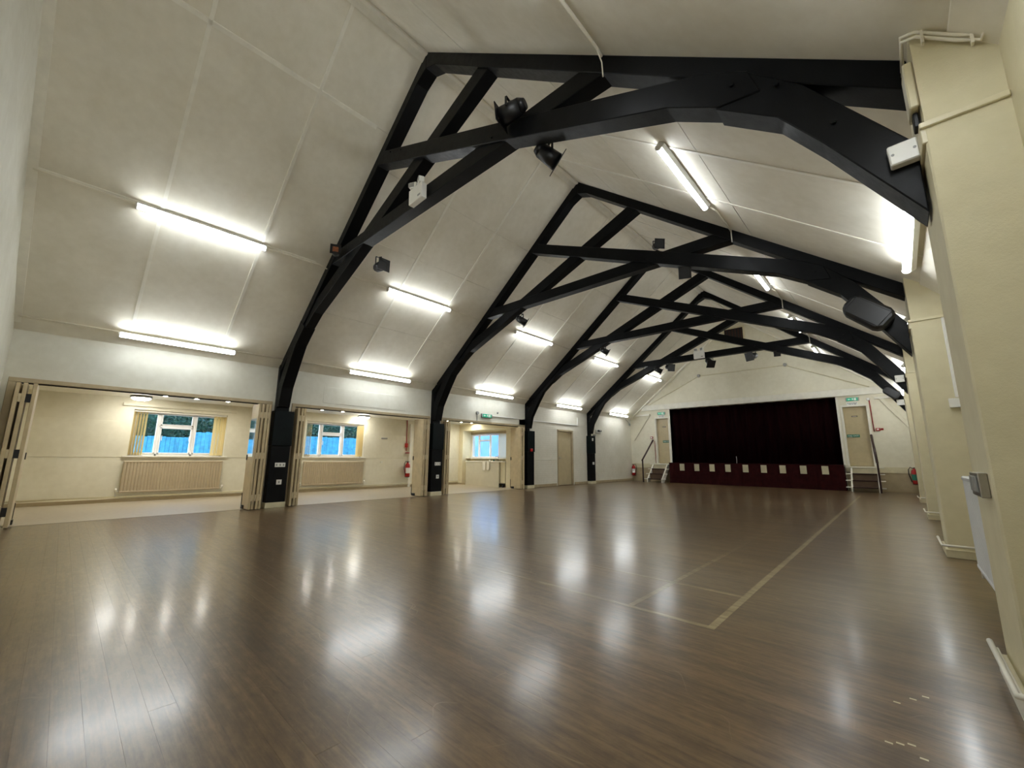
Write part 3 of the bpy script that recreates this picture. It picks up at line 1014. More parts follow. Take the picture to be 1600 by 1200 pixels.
# ------------------------------------------------------------------ radiators
def radiator(y0, y1, xw, z0, z1, label, mat, out=1, n=None):
    t = thing('radiator', label, 'radiator', (xw, y0, z0))
    n = n or int((y1 - y0) / 0.055)
    prof = []
    xf = xw + out * 0.085
    st = (y1 - y0) / n
    pts = []
    for k in range(n):
        a = y0 + k * st
        pts += [(a + st * 0.10, xf - out * 0.012), (a + st * 0.28, xf), (a + st * 0.72, xf), (a + st * 0.90, xf - out * 0.012)]
    poly = [(xw + out * 0.06, y0)] + [(p[1], p[0]) for p in pts] + [(xw + out * 0.06, y1)]
    B().prism(poly, z0 + 0.03, z1 - 0.03, 'Z').obj('fluted_panel', mat, t)
    B().box(min(xw + out * .03, xf + out * .004), max(xw + out * .03, xf + out * .004), y0, y1, z1 - 0.035, z1, 0.008).obj('top_rail', mat, t)
    B().box(min(xw + out * .04, xf + out * .004), max(xw + out * .04, xf + out * .004), y0, y1, z0, z0 + 0.035, 0.008).obj('bottom_rail', mat, t)
    B().box(min(xw, xw + out * .05), max(xw, xw + out * .05), y0 + .2, y0 + .24, z0 + .1, z1 - .1).box(min(xw, xw + out * .05), max(xw, xw + out * .05), y1 - .24, y1 - .2, z0 + .1, z1 - .1).obj('wall_brackets', mat, t, kind='stuff')
    for yy, sg in ((y0, -1), (y1, 1)):
        B().tube([(xw + out * .06, yy, z0 + .03), (xw + out * .06, yy + sg * .05, z0 + .03), (xw + out * .06, yy + sg * .05, 0.12)], 0.011).cyl((xw + out * .06, yy + sg * .05, z0 + .02), (xw + out * .06, yy + sg * .05, z0 + .09), 0.02).obj('valve', 'whitetrim', t)
    return t
radiator(0.92, 2.72, SX, 0.20, 0.87, 'beige fluted radiator under the nearest side room window', 'radiator', n=33)
radiator(4.64, 6.44, SX, 0.19, 0.85, 'beige fluted radiator under the middle side room window', 'radiator', n=33)
radiator(3.35, 4.86, XR - 0.115, 0.20, 0.885, 'white radiator on right wall behind the near pier', 'radwhite', out=-1)

# ------------------------------------------------------------------ side room lamps
def round_lamp(x, y, label):
    t = thing('ceiling_lamp', label, 'lamp', (x, y, 2.25), group='round lamps on the side room ceiling')
    B().lathe([(0.0, 0), (0.17, 0), (0.185, -0.02), (0.18, -0.045), (0.16, -0.05)], (x, y, 2.25), 24).obj('base', 'grey_plastic', t)
    B().lathe([(0.165, -0.045), (0.15, -0.075), (0.10, -0.095), (0.0, -0.102)], (x, y, 2.25), 24).obj('diffuser', 'lamp', t)
round_lamp(-2.55, 0.99, 'round white lit ceiling lamp left of the nearest side room window')
round_lamp(-2.80, 6.22, 'round white lit ceiling lamp right of the middle side room window')
dl = [(-2.15, 1.34, 'recessed downlight, nearest the round lamp, in the first side opening'), (-2.15, 1.88, 'middle recessed downlight in the nearest side opening'), (-2.15, 2.48, 'recessed downlight closest to the nearest folding door stack'),
      (-2.15, 4.66, 'first recessed downlight in the middle side opening'), (-2.15, 5.24, 'recessed downlight close to the middle opening round lamp'),
      (-2.15, 9.0, 'first recessed downlight in the far side opening below the exit sign'), (-2.15, 9.6, 'second recessed downlight in the far side opening'), (-2.15, 10.1, 'last recessed downlight in the far side opening')]
for x, y, lb in dl:
    t = thing('downlight', lb, 'light', (x, y, 2.25), group='downlights in the side room ceiling')
    B().lathe([(0.0, -0.001), (0.06, -0.001), (0.062, -0.008), (0.045, -0.010), (0.042, -0.004)], (x, y, 2.25), 18).obj('bezel', 'white_plastic', t)
    B().lathe([(0.042, -0.005), (0.02, -0.009), (0.0, -0.010)], (x, y, 2.25), 18).obj('bulb', 'down', t)

# ------------------------------------------------------------------ nook counter and sun patch strips
t = thing('kitchen_counter', 'cream fronted counter with pale worktop under the far side room window', 'counter', (-1.7, 10.3, 0))
B().box(-2.58, -0.86, 10.24, 10.29, 0.0, 0.84, .004).obj('front_panel', 'counter', t)
B().box(-2.60, -0.62, 10.22, 10.70, 0.84, 0.875, .006).obj('worktop', 'whitetrim', t)
B().box(-2.58, -2.54, 10.29, 10.68, 0.0, 0.84).obj('end_panel', 'counter', t)
B().box(-0.90, -0.86, 10.28, 10.32, 0.0, 0.12).box(-0.70, -0.66, 10.26, 10.30, 0.0, 0.12).obj('leg', 'dark', t)
B().box(-0.86, -0.62, 10.31, 10.33, 0.14, 0.84).obj('gap_filler_board', 'wall_kit', t)  # cream board added because the wall behind this gap stays unlit
B().box(-0.86, -0.64, 10.26, 10.30, 0.10, 0.125).obj('foot_rail', 'dark', t)
for k, (xa, xb, lb) in enumerate(((-1.65, -1.50, 'left one of two white strips added as sun patches on the counter front'), (-1.43, -1.31, 'right one of two white strips added as sun patches on the counter front'))):
    b = B()  # white strip added over the counter edge to stand in for a sun patch
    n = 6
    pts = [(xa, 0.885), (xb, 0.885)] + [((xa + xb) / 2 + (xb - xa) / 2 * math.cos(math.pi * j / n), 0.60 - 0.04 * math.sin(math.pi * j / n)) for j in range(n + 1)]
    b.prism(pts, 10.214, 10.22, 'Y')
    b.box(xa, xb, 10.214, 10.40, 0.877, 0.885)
    tag(b.obj('sun_patch_strip', 'sunpatch'), lb, 'cloth', 'white sun patch strips on the counter')
for px, h, r, lb in ((-1.62, 0.06, 0.035, 'small pale pot on the nook worktop, leftmost'), (-1.25, 0.09, 0.02, 'small tap on the nook worktop'), (-1.42, 0.05, 0.03, 'small green pot on the nook worktop')):
    if 'tap' in lb:
        tag(B().tube([(px, 10.6, 0.875), (px, 10.6, 1.02), (px, 10.54, 1.06), (px, 10.47, 1.03)], 0.011).cyl((px, 10.6, .875), (px, 10.6, .91), .022).obj('tap', 'chrome'), lb, 'tap')
    else:
        tag(B().lathe([(0, 0), (r * .7, 0), (r, h * .6), (r * .8, h), (r * .6, h), (0, h * .8)], (px, 10.55, 0.875), 14).obj('pot', 'white_plastic' if 'pale' in lb else 'green'), lb, 'pot')

# ------------------------------------------------------------------ switches, sockets, signs
def plate(name, x, y, z, w, h, axis, label, cat, gang=1, mat='white_plastic', d=0.012, buttons=True):
    """plate on a wall; axis = outward normal +X, -X or -Y"""
    t = thing(name, label, cat, (x, y, z))
    def pb_(a0, a1, c0, c1, d0, d1):
        if axis == '+X':
            return B().box(x + d0, x + d1, y + a0, y + a1, z + c0, z + c1, 0.003)
        if axis == '-X':
            return B().box(x - d1, x - d0, y + a0, y + a1, z + c0, z + c1, 0.003)
        return B().box(x + a0, x + a1, y - d1, y - d0, z + c0, z + c1, 0.003)
    pb_(-w / 2, w / 2, -h / 2, h / 2, 0, d).obj('plate', mat, t)
    if buttons:
        for k in range(gang):
            c = -w / 2 + w * (k + 0.5) / gang
            pb_(c - 0.012, c + 0.012, -0.02, 0.02, d, d + 0.006).obj('rocker', 'grey_plastic' if mat == 'white_plastic' else mat, t)
    return t
for i, nm in ((0, 'nearest'), (1, 'second')):
    yy = TY[i] + 0.15
    plate('switch_plate', 0.176, yy, 0.825, 0.19, 0.085, '+X', 'wide white switch plate on the %s black wall post' % nm, 'switch', 3)
    plate('power_socket', 0.176, yy + 0.01, 0.49, 0.095, 0.095, '+X', 'square white socket low on the %s black wall post' % nm, 'socket', 1)
plate('junction_box', 0.116, TY[2] + 0.12, 2.24, 0.16, 0.09, '+X', 'white junction box high on the third black wall post', 'junction box', buttons=False, d=0.05)
plate('alarm_call_point', 0.201, TY[2] + 0.12, 1.26, 0.09, 0.09, '+X', 'small red call point on the third black wall post', 'call point', mat='red', d=0.04)
plate('switch_plate', 0.201, TY[3] + 0.10, 1.75, 0.09, 0.11, '+X', 'small white switch plate upper on the farthest black wall post', 'switch', 1)
plate('power_socket', 0.176, TY[3] + 0.16, 0.80, 0.13, 0.10, '+X', 'white socket lower on the farthest black wall post', 'socket', 2)
plate('power_socket', 0.0, 15.1, 0.35, 0.09, 0.09, '+X', 'small socket low on brick wall past the farthest post', 'socket', 1, 'wall')
plate('notice_plate', SX + 0.008, 7.13, 1.59, 0.22, 0.045, '+X', 'small grey plate high on wall right of the middle side room window', 'plate', mat='grey_plastic', buttons=False)
plate('thermostat', SX, 7.08, 0.83, 0.08, 0.07, '+X', 'small cream box below the grey plate on the side room wall', 'thermostat', mat='wall', buttons=False, d=0.03)
plate('junction_box', XR - 0.03, TY[1] - 0.20, 1.62, 0.10, 0.10, '-Y', 'small white box at end of trunking on the second pier', 'junction box', buttons=False, d=0.04)
tag(B().box(9.775, 9.80, TY[1] - 0.225, TY[1] - 0.201, 1.68, 2.58, .003).obj('trunking', 'white_plastic'), 'thin white vertical trunking on the second pier', 'trunking')
tag(B().box(9.775, 9.80, TY[2] - 0.225, TY[2] - 0.201, 0.2, 2.58, .003).obj('trunking', 'white_plastic'), 'thin white vertical trunking on the third pier', 'trunking')
t = thing('metal_back_box', 'dull metal box with open front on the near pier hall face', 'box', (XP, 2.85, 0.90))
B().box(XP - 0.03, XP, 2.71, 2.99, 0.845, 0.95, 0.003).obj('plate', 'chrome', t)
B().box(XP - 0.036, XP - 0.03, 2.74, 2.84, 0.865, 0.935, 0.002).box(XP - 0.036, XP - 0.03, 2.86, 2.96, 0.865, 0.935, 0.002).obj('socket_faces', 'grey_plastic', t, kind='stuff')

def jbox(x, y, z, label, s=0.1, tilt=0.0):
    t = thing('junction_box', label, 'junction box', (x, y, z), (0, tilt, 0))
    B().box(-s * .55, s * .55, -0.055, 0, -s * .55, s * .55, 0.006).obj('box_body', 'white_plastic', t, local=True)
    B().cyl((-s * .4, -0.057, 0), (-s * .4, -0.054, 0), 0.007, seg=8).cyl((s * .4, -0.057, 0), (s * .4, -0.054, 0), 0.007, seg=8).obj('screw_heads', 'grey_plastic', t, kind='stuff', local=True)
jbox(9.455, TY[0] - 0.012, 2.585, 'white square box on right foot of the nearest truss', 0.105, -0.05)
jbox(9.43, TY[2] - 0.012, 2.52, 'white square box on right foot of the third truss', 0.12)
jbox(9.44, TY[3] - 0.012, 2.47, 'white square box on right foot of the farthest truss', 0.13)

# trunking, sensor and exit sign on the left header
def exit_sign(c, axis, w, h, label, lit=True):
    x, y, z = c
    t = thing('exit_sign', label, 'sign', c)
    def bx(a0, a1, c0, c1, d0, d1, bev=0.002):
        if axis == '+X':
            return B().box(x + d0, x + d1, y + a0, y + a1, z + c0, z + c1, bev)
        return B().box(x + a0, x + a1, y - d1, y - d0, z + c0, z + c1, bev)
    bx(-w / 2, w / 2, -h / 2, h / 2, 0, 0.05, 0.008).obj('housing', 'grey_plastic', t)
    fc = bx(-w * .40, w * .40, -h * .42, h * .42, 0.05, 0.055).obj('sign_face', 'green_sign', t)
    # running figure, arrow and doorway
    s = h * 0.8
    def poly(pts):
        if axis == '+X':
            return B().prism([(y + a, z + b_) for a, b_ in pts], x + 0.055, x + 0.057, 'X')
        return B().prism([(x + a, z + b_) for a, b_ in pts], y - 0.057, y - 0.055, 'Y')
    poly([(w * .12, -s * .42), (w * .12, s * .42), (w * .30, s * .42), (w * .30, -s * .42)]).obj('doorway_symbol', 'sign_white', fc)
    poly([(-w * .34, 0), (-w * .24, s * .3), (-w * .24, s * .1), (-w * .13, s * .1), (-w * .13, -s * .1), (-w * .24, -s * .1), (-w * .24, -s * .3)]).obj('arrow_symbol', 'sign_white', fc)
    poly([(-w * .06, -s * .4), (0.0, -s * .05), (-w * .05, s * .1), (-w * .01, s * .28), (w * .04, s * .42), (w * .07, s * .3), (w * .05, s * .1), (w * .09, -s * .05), (w * .06, -s * .4), (w * .03, -s * .1)]).obj('running_figure', 'sign_white', fc)
    return t
exit_sign((0.0, 8.78, 2.27), '+X', 0.46, 0.12, 'green lit exit sign on the wall above the far side opening')
exit_sign((1.54, T0, 3.03), '-Y', 0.36, 0.12, 'green lit exit sign over the left stage door')
exit_sign((8.29, T0, 3.07), '-Y', 0.36, 0.12, 'green lit exit sign over the right stage door')
for cx, cz, sd in ((1.53, 2.905, 'left'), (8.27, 2.925, 'right')):
    t = thing('notice_sign', 'small white lettered notice between exit sign and %s stage door' % sd, 'sign', (cx, T0 - 0.02, cz))
    B().box(cx - .15, cx + .15, T0 - 0.03, T0 - 0.02, cz - .045, cz + .045, 0.002).obj('board', 'sign_white', t)
    bb = B()
    for row, xs in ((0.016, (-.12, -.075, -.03, .02, .06, .1)), (-0.02, (-.09, -.05, .0, .05, .08))):
        for q in xs:
            bb.box(cx + q, cx + q + .028, T0 - 0.0312, T0 - 0.03, cz + row - .010, cz + row + .010)
    bb.obj('lettering', 'sign_ink', t, kind='stuff')
for cx, cz, sd, (xa, xb) in ((1.66, 1.77, 'left', DL), (8.18, 1.825, 'right', DR)):
    t = thing('door_sign', 'green fire exit sign at the middle of the %s stage door' % sd, 'sign', (cx, T0 + 0.12, cz))
    B().box(cx - .17, cx + .17, T0 + 0.112, T0 + 0.12, cz - .05, cz + .05, 0.002).obj('board', 'green', t)
    text_obj('lettering', 'FIRE EXIT', 0.072, 'sign_white', t, (0.0, -0.010, 0), (math.pi / 2, 0, 0))
for cx, cz, sd in ((1.585, 2.43, 'left'), (8.28, 2.495, 'right')):
    t = thing('name_plate', 'thin dark name plate near top of the %s stage door' % sd, 'plate', (cx, T0 + .12, cz))
    B().box(cx - .08, cx + .08, T0 + .114, T0 + .12, cz - .02, cz + .02, 0.002).obj('board', 'sign_ink', t)
    B().box(cx - .06, cx + .06, T0 + .113, T0 + .114, cz - .004, cz + .004).obj('engraved_line', 'sign_white', t)
tag(B().box(0, 0.03, 9.03, 10.5, 2.275, 2.305, .003).obj('trunking', 'white_plastic'), 'thin white trunking from the left wall exit sign to the third post', 'trunking')
tag(B().box(0, 0.03, 10.95, 13.80, 2.265, 2.295, .003).box(0, 0.03, 13.77, 13.80, 2.295, 2.60, .003).obj('trunking', 'white_plastic'), 'thin white bent trunking above the left wall door', 'trunking')
t = thing('smoke_sounder', 'small round grey sounder left of the left wall exit sign', 'sounder', (0, 8.40, 2.33))
B().cyl((0, 8.40, 2.33), (0.05, 8.40, 2.33), 0.055, 0.045, 16).obj('housing', 'grey_plastic', t)
B().box(0, 0.012, 8.39, 8.41, 2.10, 2.28).obj('lead', 'grey_plastic', t)
tag(B().cyl((0, 9.28, 2.40), (0.03, 9.28, 2.40), 0.03, 0.025, 12).obj('sensor', 'grey_plastic'), 'tiny grey sensor above the trunking right of the exit sign', 'sensor')
# round clock-like speaker on the brick wall near the last post
t = thing('wall_fitting', 'black and white oval fitting on brick wall beside the farthest post', 'fitting', (0, 15.25, 2.12))
B().box(0, 0.10, 15.08, 15.45, 2.03, 2.19, 0.03).obj('housing', 'white_plastic', t)
B().box(0.10, 0.125, 15.12, 15.42, 2.10, 2.18, 0.02).obj('front_panel', 'blackplastic', t)
B().cyl((0.125, 15.30, 2.14), (0.15, 15.30, 2.14), 0.03, 0.02, 12).obj('lens', 'sign_white', t)
tag(B().box(0, 0.02, 14.92, 15.12, 1.92, 1.98, .003).obj('small_notice', 'grey_plastic'), 'small grey notice below the oval fitting on brick wall', 'notice')
t = thing('corner_bracket', 'small dark bracket with cable high in the left stage corner', 'bracket', (0.0, 18.16, 2.6))
B().box(0, 0.06, 18.12, 18.2, 2.52, 2.62, .006).obj('bracket_body', 'grey_plastic', t)
B().tube([(0.03, 18.16, 2.62), (0.06, 17.9, 2.72), (0.1, 17.6, 2.80)], 0.006).obj('cable', 'cordblack', t)

# ------------------------------------------------------------------ stage
t = thing('stage_platform', 'dark red cloth covered stage front with nine pale squares', 'stage', ((PL + PRR) / 2, 17.85, 0))
b = B()
b.box(1.95, 7.85, 17.86, T0 - 0.03, 0.0, 0.80, 0.004)
b.obj('deck', 'skirt', t)
b = B()
n = 60
xs = [1.94 + (7.86 - 1.94) * k / n for k in range(n + 1)]
poly = [(x, 17.845 - 0.006 * math.sin(k * 2.1)) for k, x in enumerate(xs)] + [(7.86, 17.86), (1.94, 17.86)]
b.prism(poly, 0.0, 0.83, 'Z')
b.obj('front_cloth', 'skirt', t)
B().box(1.93, 7.87, 17.83, T0 - 0.03, 0.83, 0.845, 0.004).obj('stage_edge', 'skirt', t)
for k, px in enumerate((2.40, 3.00, 3.59, 4.18, 4.80, 5.41, 6.01, 6.63, 7.25)):
    B().box(px, px + 0.19, 17.82, 17.838, 0.52, 0.80, 0.003).obj('pale_square', 'square', t)
def curtain(xa, xb, label):
    b = B()
    n = int((xb - xa) / 0.022)
    fr, bk = [], []
    for k in range(n + 1):
        x = xa + (xb - xa) * k / n
        yy = T0 + 0.16 + 0.05 * math.sin(x * 15 + 1.6 * math.sin(x * 2.3)) + 0.012 * math.sin(x * 31)
        fr.append((x, yy))
    poly = fr + [(x, yy + 0.012) for x, yy in fr[::-1]]
    bot, top = SZ + 0.01, 3.30
    vb = [b.bm.verts.new((x, yy, bot)) for x, yy in fr]
    vt = [b.bm.verts.new((x, yy, top)) for x, yy in fr]
    for k in range(n):
        f = b.bm.faces.new((vb[k], vb[k + 1], vt[k + 1], vt[k]))
        f.smooth = True
    o = b.obj('stage_curtain', 'curtain')
    sm = o.modifiers.new('thickness', 'SOLIDIFY')
    sm.thickness = 0.008
    return tag(o, label, 'curtain', 'maroon stage curtains')
curtain(PL - 0.1, 4.879, 'left half of the closed dark maroon stage curtains')
curtain(4.881, PRR + 0.1, 'right half of the closed dark maroon stage curtains')
tag(B().tube([(4.47, T0 + 0.07, 1.12), (4.48, T0 + 0.06, 0.98), (4.47, T0 + 0.06, 0.85)], 0.008).obj('curtain_cord', 'white_plastic'), 'short pale cord hanging at the middle of the stage curtains', 'cord')
struct(B().box(1.0, 8.8, T0 + 0.4, T0 + 0.45, 0, 3.6), 'light_block_back', 'dark')  # shallow dark box added behind the curtains to block sky light
struct(B().box(1.0, 8.8, T0 + 0.22, T0 + 0.45, 0, SZ), 'light_block_base', 'dark')
struct(B().box(1.0, 8.8, T0 + 0.22, T0 + 0.45, 3.35, 3.6), 'light_block_top', 'dark')

def steps(x0, x1, label, rail_x, sgn):
    t = thing('stage_steps', label, 'steps', ((x0 + x1) / 2, 17.8, 0))
    zs = [0.16, 0.37, 0.575, 0.785]
    ys = [17.44, 17.66, 17.88, 18.10]
    for k in range(4):
        tr = B().box(x0 - 0.02, x1 + 0.02, ys[k] + 0.02, ys[k] + 0.225 if k < 3 else T0 - 0.03, zs[k] - 0.03, zs[k] - 0.002, 0.004).obj('tread', 'tread' if k < 3 else 'whitetrim', t)
        B().box(x0 - 0.15, x1 + 0.16, ys[k] - 0.015, ys[k] + 0.03, zs[k] - 0.032, zs[k], 0.004).obj('nosing_bar', 'whitetrim', tr)
        if k < 3:
            B().box(x0 + 0.025, x1 - 0.025, ys[k] - 0.022, ys[k] + 0.10, zs[k] - 0.036, zs[k] + 0.004, 0.003).obj('carpet_strip', 'tread', tr)
    for xs_ in (x0, x1):
        pts = [(17.42, 0.0), (17.62, 0.0), (T0 - .03, 0.62), (T0 - .03, 0.75), (18.08, 0.75), (17.42, 0.125)]
        b = B().prism([(a, c) for a, c in pts], xs_ - 0.02, xs_ + 0.02, 'X')
        b.obj('stringer', 'whitetrim', t)
    for k in range(1, 4):
        B().box(x0 + 0.02, x1 - 0.02, ys[k] + 0.01, ys[k] + 0.022, zs[k - 1], zs[k] - 0.035).obj('riser', 'creamtrim' if k == 3 else 'riser', t)
    r = thing('handrail', 'dark brown handrail of the %s stage steps with a floor post' % ('left' if sgn < 0 else 'right'), 'handrail', (rail_x, 17.4, 0))
    B().box(rail_x - .025, rail_x + .025, 17.36, 17.41, 0.0, 0.97, .004).obj('post', 'rail', r)
    d_ = Vector((0, T0 - 17.40, 1.84 - 0.93))
    q = B()
    q.tube([(rail_x, 17.33, 0.92), (rail_x + (-0.08 if sgn > 0 else 0.12), T0 - .01, 1.84)], 0.034, 6)
    q.obj('rail', 'rail', r)
    return t
steps(1.12, 1.76, 'white wooden steps with brown treads below the left stage door', 0.96, -1)
steps(8.03, 8.70, 'white wooden steps with brown treads below the right stage door', 8.73, 1)

# fire extinguishers
def extinguisher(loc, label, tilt, band=False):
    t = thing('fire_extinguisher', label, 'extinguisher', loc, tilt, 'red fire extinguishers')
    B().lathe([(0, 0), (0.075, 0.0), (0.082, 0.015), (0.082, 0.36), (0.07, 0.42), (0.03, 0.455), (0.025, 0.48), (0, 0.48)], (0, 0, 0), 20).obj('cylinder', 'red', t, local=True)
    B().lathe([(0.083, 0.01), (0.085, 0.0), (0.06, -0.012), (0, -0.012)], (0, 0, 0), 20).obj('foot_ring', 'blackplastic', t, local=True)
    B().box(-0.012, 0.012, -0.10, 0.03, 0.50, 0.515, .003).box(-0.012, 0.012, -0.09, 0.03, 0.475, 0.488, .003).cyl((0, 0, 0.46), (0, 0, 0.51), 0.02).obj('valve_handle', 'blackplastic', t, local=True)
    B().tube([(0.02, 0, 0.48), (0.09, -0.01, 0.52), (0.135, -0.01, 0.44), (0.14, -0.01, 0.30), (0.11, -0.02, 0.14), (0.095, -0.02, 0.06)], 0.012).obj('hose', 'blackplastic', t, local=True)
    bb = B()
    for k in range(7):
        a0 = -math.pi * 0.95 + k * math.pi * 0.9 / 7
        a1 = a0 + math.pi * 0.9 / 7
        v = [bb.bm.verts.new((0.0835 * math.cos(a), 0.0835 * math.sin(a), z)) for a, z in ((a0, 0.12), (a1, 0.12), (a1, 0.30), (a0, 0.30))]
        bb.bm.faces.new(v)
    bb.obj('label_band', 'green' if band else 'sign_white', t, local=True)
    B().box(-0.03, 0.03, 0.08, 0.11, 0.34, 0.40, .003).obj('wall_bracket', 'blackplastic', t, local=True)
    return t
extinguisher((9.55, T0 - 0.13, 0.28), 'red fire extinguisher with green label on the stage wall right corner', (0, 0, 0.15), True).scale = (-1, 1, 1)
extinguisher((0.14, T0 - 0.15, 0.24), 'red fire extinguisher on floor level board in the left stage corner', (0, 0, 0))
extinguisher((SX + 0.12, 8.0, 0.34), 'red fire extinguisher on the side room wall below a red conduit', (0, 0, math.pi * 0.5)).scale = (-1, 1, 1)

# alarm conduits
t = thing('alarm_conduit', 'red alarm conduit with round white sounder beside the right stage door', 'conduit', (8.72, T0, 3.03))
B().tube([(8.725, T0 - .015, 3.0), (8.74, T0 - .015, 1.95)], 0.013).obj('pipe', 'redpipe', t)
B().cyl((8.70, T0 - .001, 3.04), (8.70, T0 - .05, 3.04), 0.05, 0.04, 16).obj('sounder', 'white_plastic', t)
t = thing('alarm_call_point', 'red call point bracket on wall right of the right stage door', 'call point', (8.86, T0, 2.02))
B().box(8.79, 8.90, T0 - .05, T0, 1.97, 2.06, .006).obj('housing', 'red', t)
B().box(8.81, 8.87, T0 - .055, T0 - .05, 1.99, 2.04, .002).obj('glass_plate', 'sign_white', t)
B().box(8.91, 8.98, T0 - .02, T0, 1.99, 2.05, .003).obj('sign_tab', 'redpipe', t)
t = thing('alarm_call_point', 'small red call point on wall left of the left stage door', 'call point', (1.05, T0, 1.98))
B().box(0.98, 1.09, T0 - .05, T0, 1.90, 2.0, .006).obj('housing', 'red', t)
B().box(1.0, 1.07, T0 - .055, T0 - .05, 1.92, 1.98, .002).obj('glass_plate', 'sign_white', t)
tag(B().tube([(1.155, T0 - .012, 1.80), (1.17, T0 - .012, 0.80)], 0.010).obj('alarm_conduit', 'redpipe'), 'thin red conduit beside the left stage door frame', 'conduit')
t = thing('alarm_conduit', 'red conduit dropping to a call point on the side room wall', 'conduit', (SX, 7.98, 2.25))
B().tube([(SX + .02, 7.96, 2.25), (SX + .02, 7.98, 1.20)], 0.014).obj('pipe', 'redpipe', t)
B().box(SX + .009, SX + .05, 7.92, 8.02, 1.32, 1.46, .004).obj('call_point', 'red', t)
B().lathe([(0.03, 0.0), (0.07, 0.0), (0.075, 0.03), (0.03, 0.04)], (SX + 0.08, 7.99, 1.12), 16).obj('bell', 'redpipe', t)
tag(B().box(SX + .009, SX + .07, 8.08, 8.16, 0.0, 2.12, .004).obj('boxed_pipe', 'whitetrim'), 'white vertical boxed pipe right of the side room extinguisher', 'pipe casing')

# conduit line with boxes across the stage gable
t = thing('gable_conduit', 'painted conduit with two round boxes across the gable above the stage', 'conduit', (XA, T0, 3.4))
B().tube([(0.95, T0 - .035, 3.45), (3.29, T0 - .035, 4.53), (6.46, T0 - .035, 4.55), (8.78, T0 - .035, 3.45)], 0.016).obj('pipe', 'creamtrim', t)
for px, pz in ((3.29, 4.55), (6.46, 4.57)):
    B().cyl((px, T0 - .02, pz), (px, T0 - .08, pz), 0.07, 0.06, 14).obj('round_box', 'grey_plastic', t)

# vent high in the gable
t = thing('gable_vent', 'dark slatted vent high in the gable above the stage', 'vent', (4.8, T0, 6.1))
B().box(4.38, 5.20, T0 - .03, T0 - .001, 5.80, 5.86, .004).box(4.38, 5.20, T0 - .03, T0 - .001, 6.36, 6.42, .004).box(4.38, 4.44, T0 - .03, T0 - .001, 5.8, 6.42, .004).box(5.14, 5.20, T0 - .03, T0 - .001, 5.8, 6.42, .004).obj('frame', 'creamtrim', t)
B().box(4.44, 5.14, T0 - .012, T0 - .002, 5.86, 6.36).obj('backing', 'dark', t)
for k in range(6):
    px = 4.49 + k * 0.115
    B().box(px, px + 0.05, T0 - .028, T0 - .012, 5.86, 6.36, .003).obj('slat', 'tread', t)

# ------------------------------------------------------------------ lamps, speakers and cans on the trusses
def spot(loc, yaw, pitch, label, size=1.0, lens='blackmetal', hang=0.14):
    """par can hung from a yoke; local -Y is the beam direction"""
    t = thing('spotlight', label, 'spotlight', loc, (0, 0, yaw), 'black spotlights hung on the trusses')
    s = size
    R = Matrix.Rotation(pitch, 3, 'X')
    def P(v):
        return R @ Vector(v)
    B().cyl(P((0, 0.10 * s, 0)), P((0, -0.10 * s, 0)), 0.072 * s, 0.085 * s, 16).cyl(P((0, 0.15 * s, 0)), P((0, 0.10 * s, 0)), 0.045 * s, 0.07 * s, 16).obj('housing', 'blackmetal', t, local=True)
    B().cyl(P((0, -0.085 * s, 0)), P((0, -0.103 * s, 0)), 0.07 * s, 0.07 * s, 16).obj('lens', lens, t, local=True)
    q = B()
    for sx_ in (-1, 1):
        q.box(sx_ * 0.09 * s - .004, sx_ * 0.09 * s + .004, -.012, .012, -.01, hang, .001)
    q.box(-0.094 * s, 0.094 * s, -.012, .012, hang - .006, hang, .001)
    q.cyl((0, 0, hang), (0, 0, hang + 0.03), 0.012)
    q.obj('yoke', 'blackmetal', t, local=True)
    fr = B()
    w_ = 0.10 * s
    g_ = 0.045 * s
    for a, b_, c, d_ in ((-w_, w_, w_ - g_, w_), (-w_, w_, -w_, -w_ + g_), (-w_, -w_ + g_, -w_, w_), (w_ - g_, w_, -w_, w_)):
        c_ = P(((a + b_) / 2, -0.108 * s, (c + d_) / 2))
        fr.box(c_.x - (b_ - a) / 2, c_.x + (b_ - a) / 2, c_.y - .004, c_.y + .004, c_.z - (d_ - c) / 2, c_.z + (d_ - c) / 2, rot=R)
    fr.obj('filter_frame', 'blackmetal', t, local=True)
    return t
Y4 = TY[3]
spot((6.70, TY[0] - 0.13, 4.55), -1.35, 0.12, 'big black can lamp with coppery front lying on the nearest truss', 1.15, 'copper', 0.10)
spot((6.86, TY[0] + 0.30, 4.20), 2.6, 0.5, 'black spotlight hanging behind the middle of the nearest truss', 1.1)
spot((2.55, TY[0] - 0.10, 4.47), 1.1, 0.0, 'black lamp with round copper front on left of the nearest truss', 0.85, 'copper', 0.10)
spot((3.42, TY[0] + 0.28, 4.05), 1.6, 0.05, 'black square ended lamp under the left arm of the nearest truss', 1.0)
spot((3.22, TY[1] + 0.1, 4.12), 2.6, 0.5, 'black spotlight under the left arm of the second truss', 1.0)
spot((6.92, TY[1] + 0.12, 4.14), 0.4, 0.4, 'black spotlight under the middle of the second truss', 1.0)
spot((6.49, TY[1] + 0.1, 4.80), 0.8, 0.2, 'black lamp standing on the crossing of the second truss', 0.9, 'blackmetal', 0.08)
spot((3.12, TY[2] + 0.1, 4.18), 2.4, 0.5, 'black spotlight under the left arm of the third truss', 1.0)
spot((3.10, Y4 + 0.1, 4.22), 2.2, 0.5, 'leftmost black spotlight under the farthest truss', 1.1)
spot((3.57, Y4 - 0.05, 4.24), 0.9, 0.3, 'second spotlight from the left under the farthest truss', 1.3)
spot((4.93, Y4 - 0.05, 4.22), 0.7, 0.7, 'black spotlight just right of the white emergency light, farthest truss', 1.35)
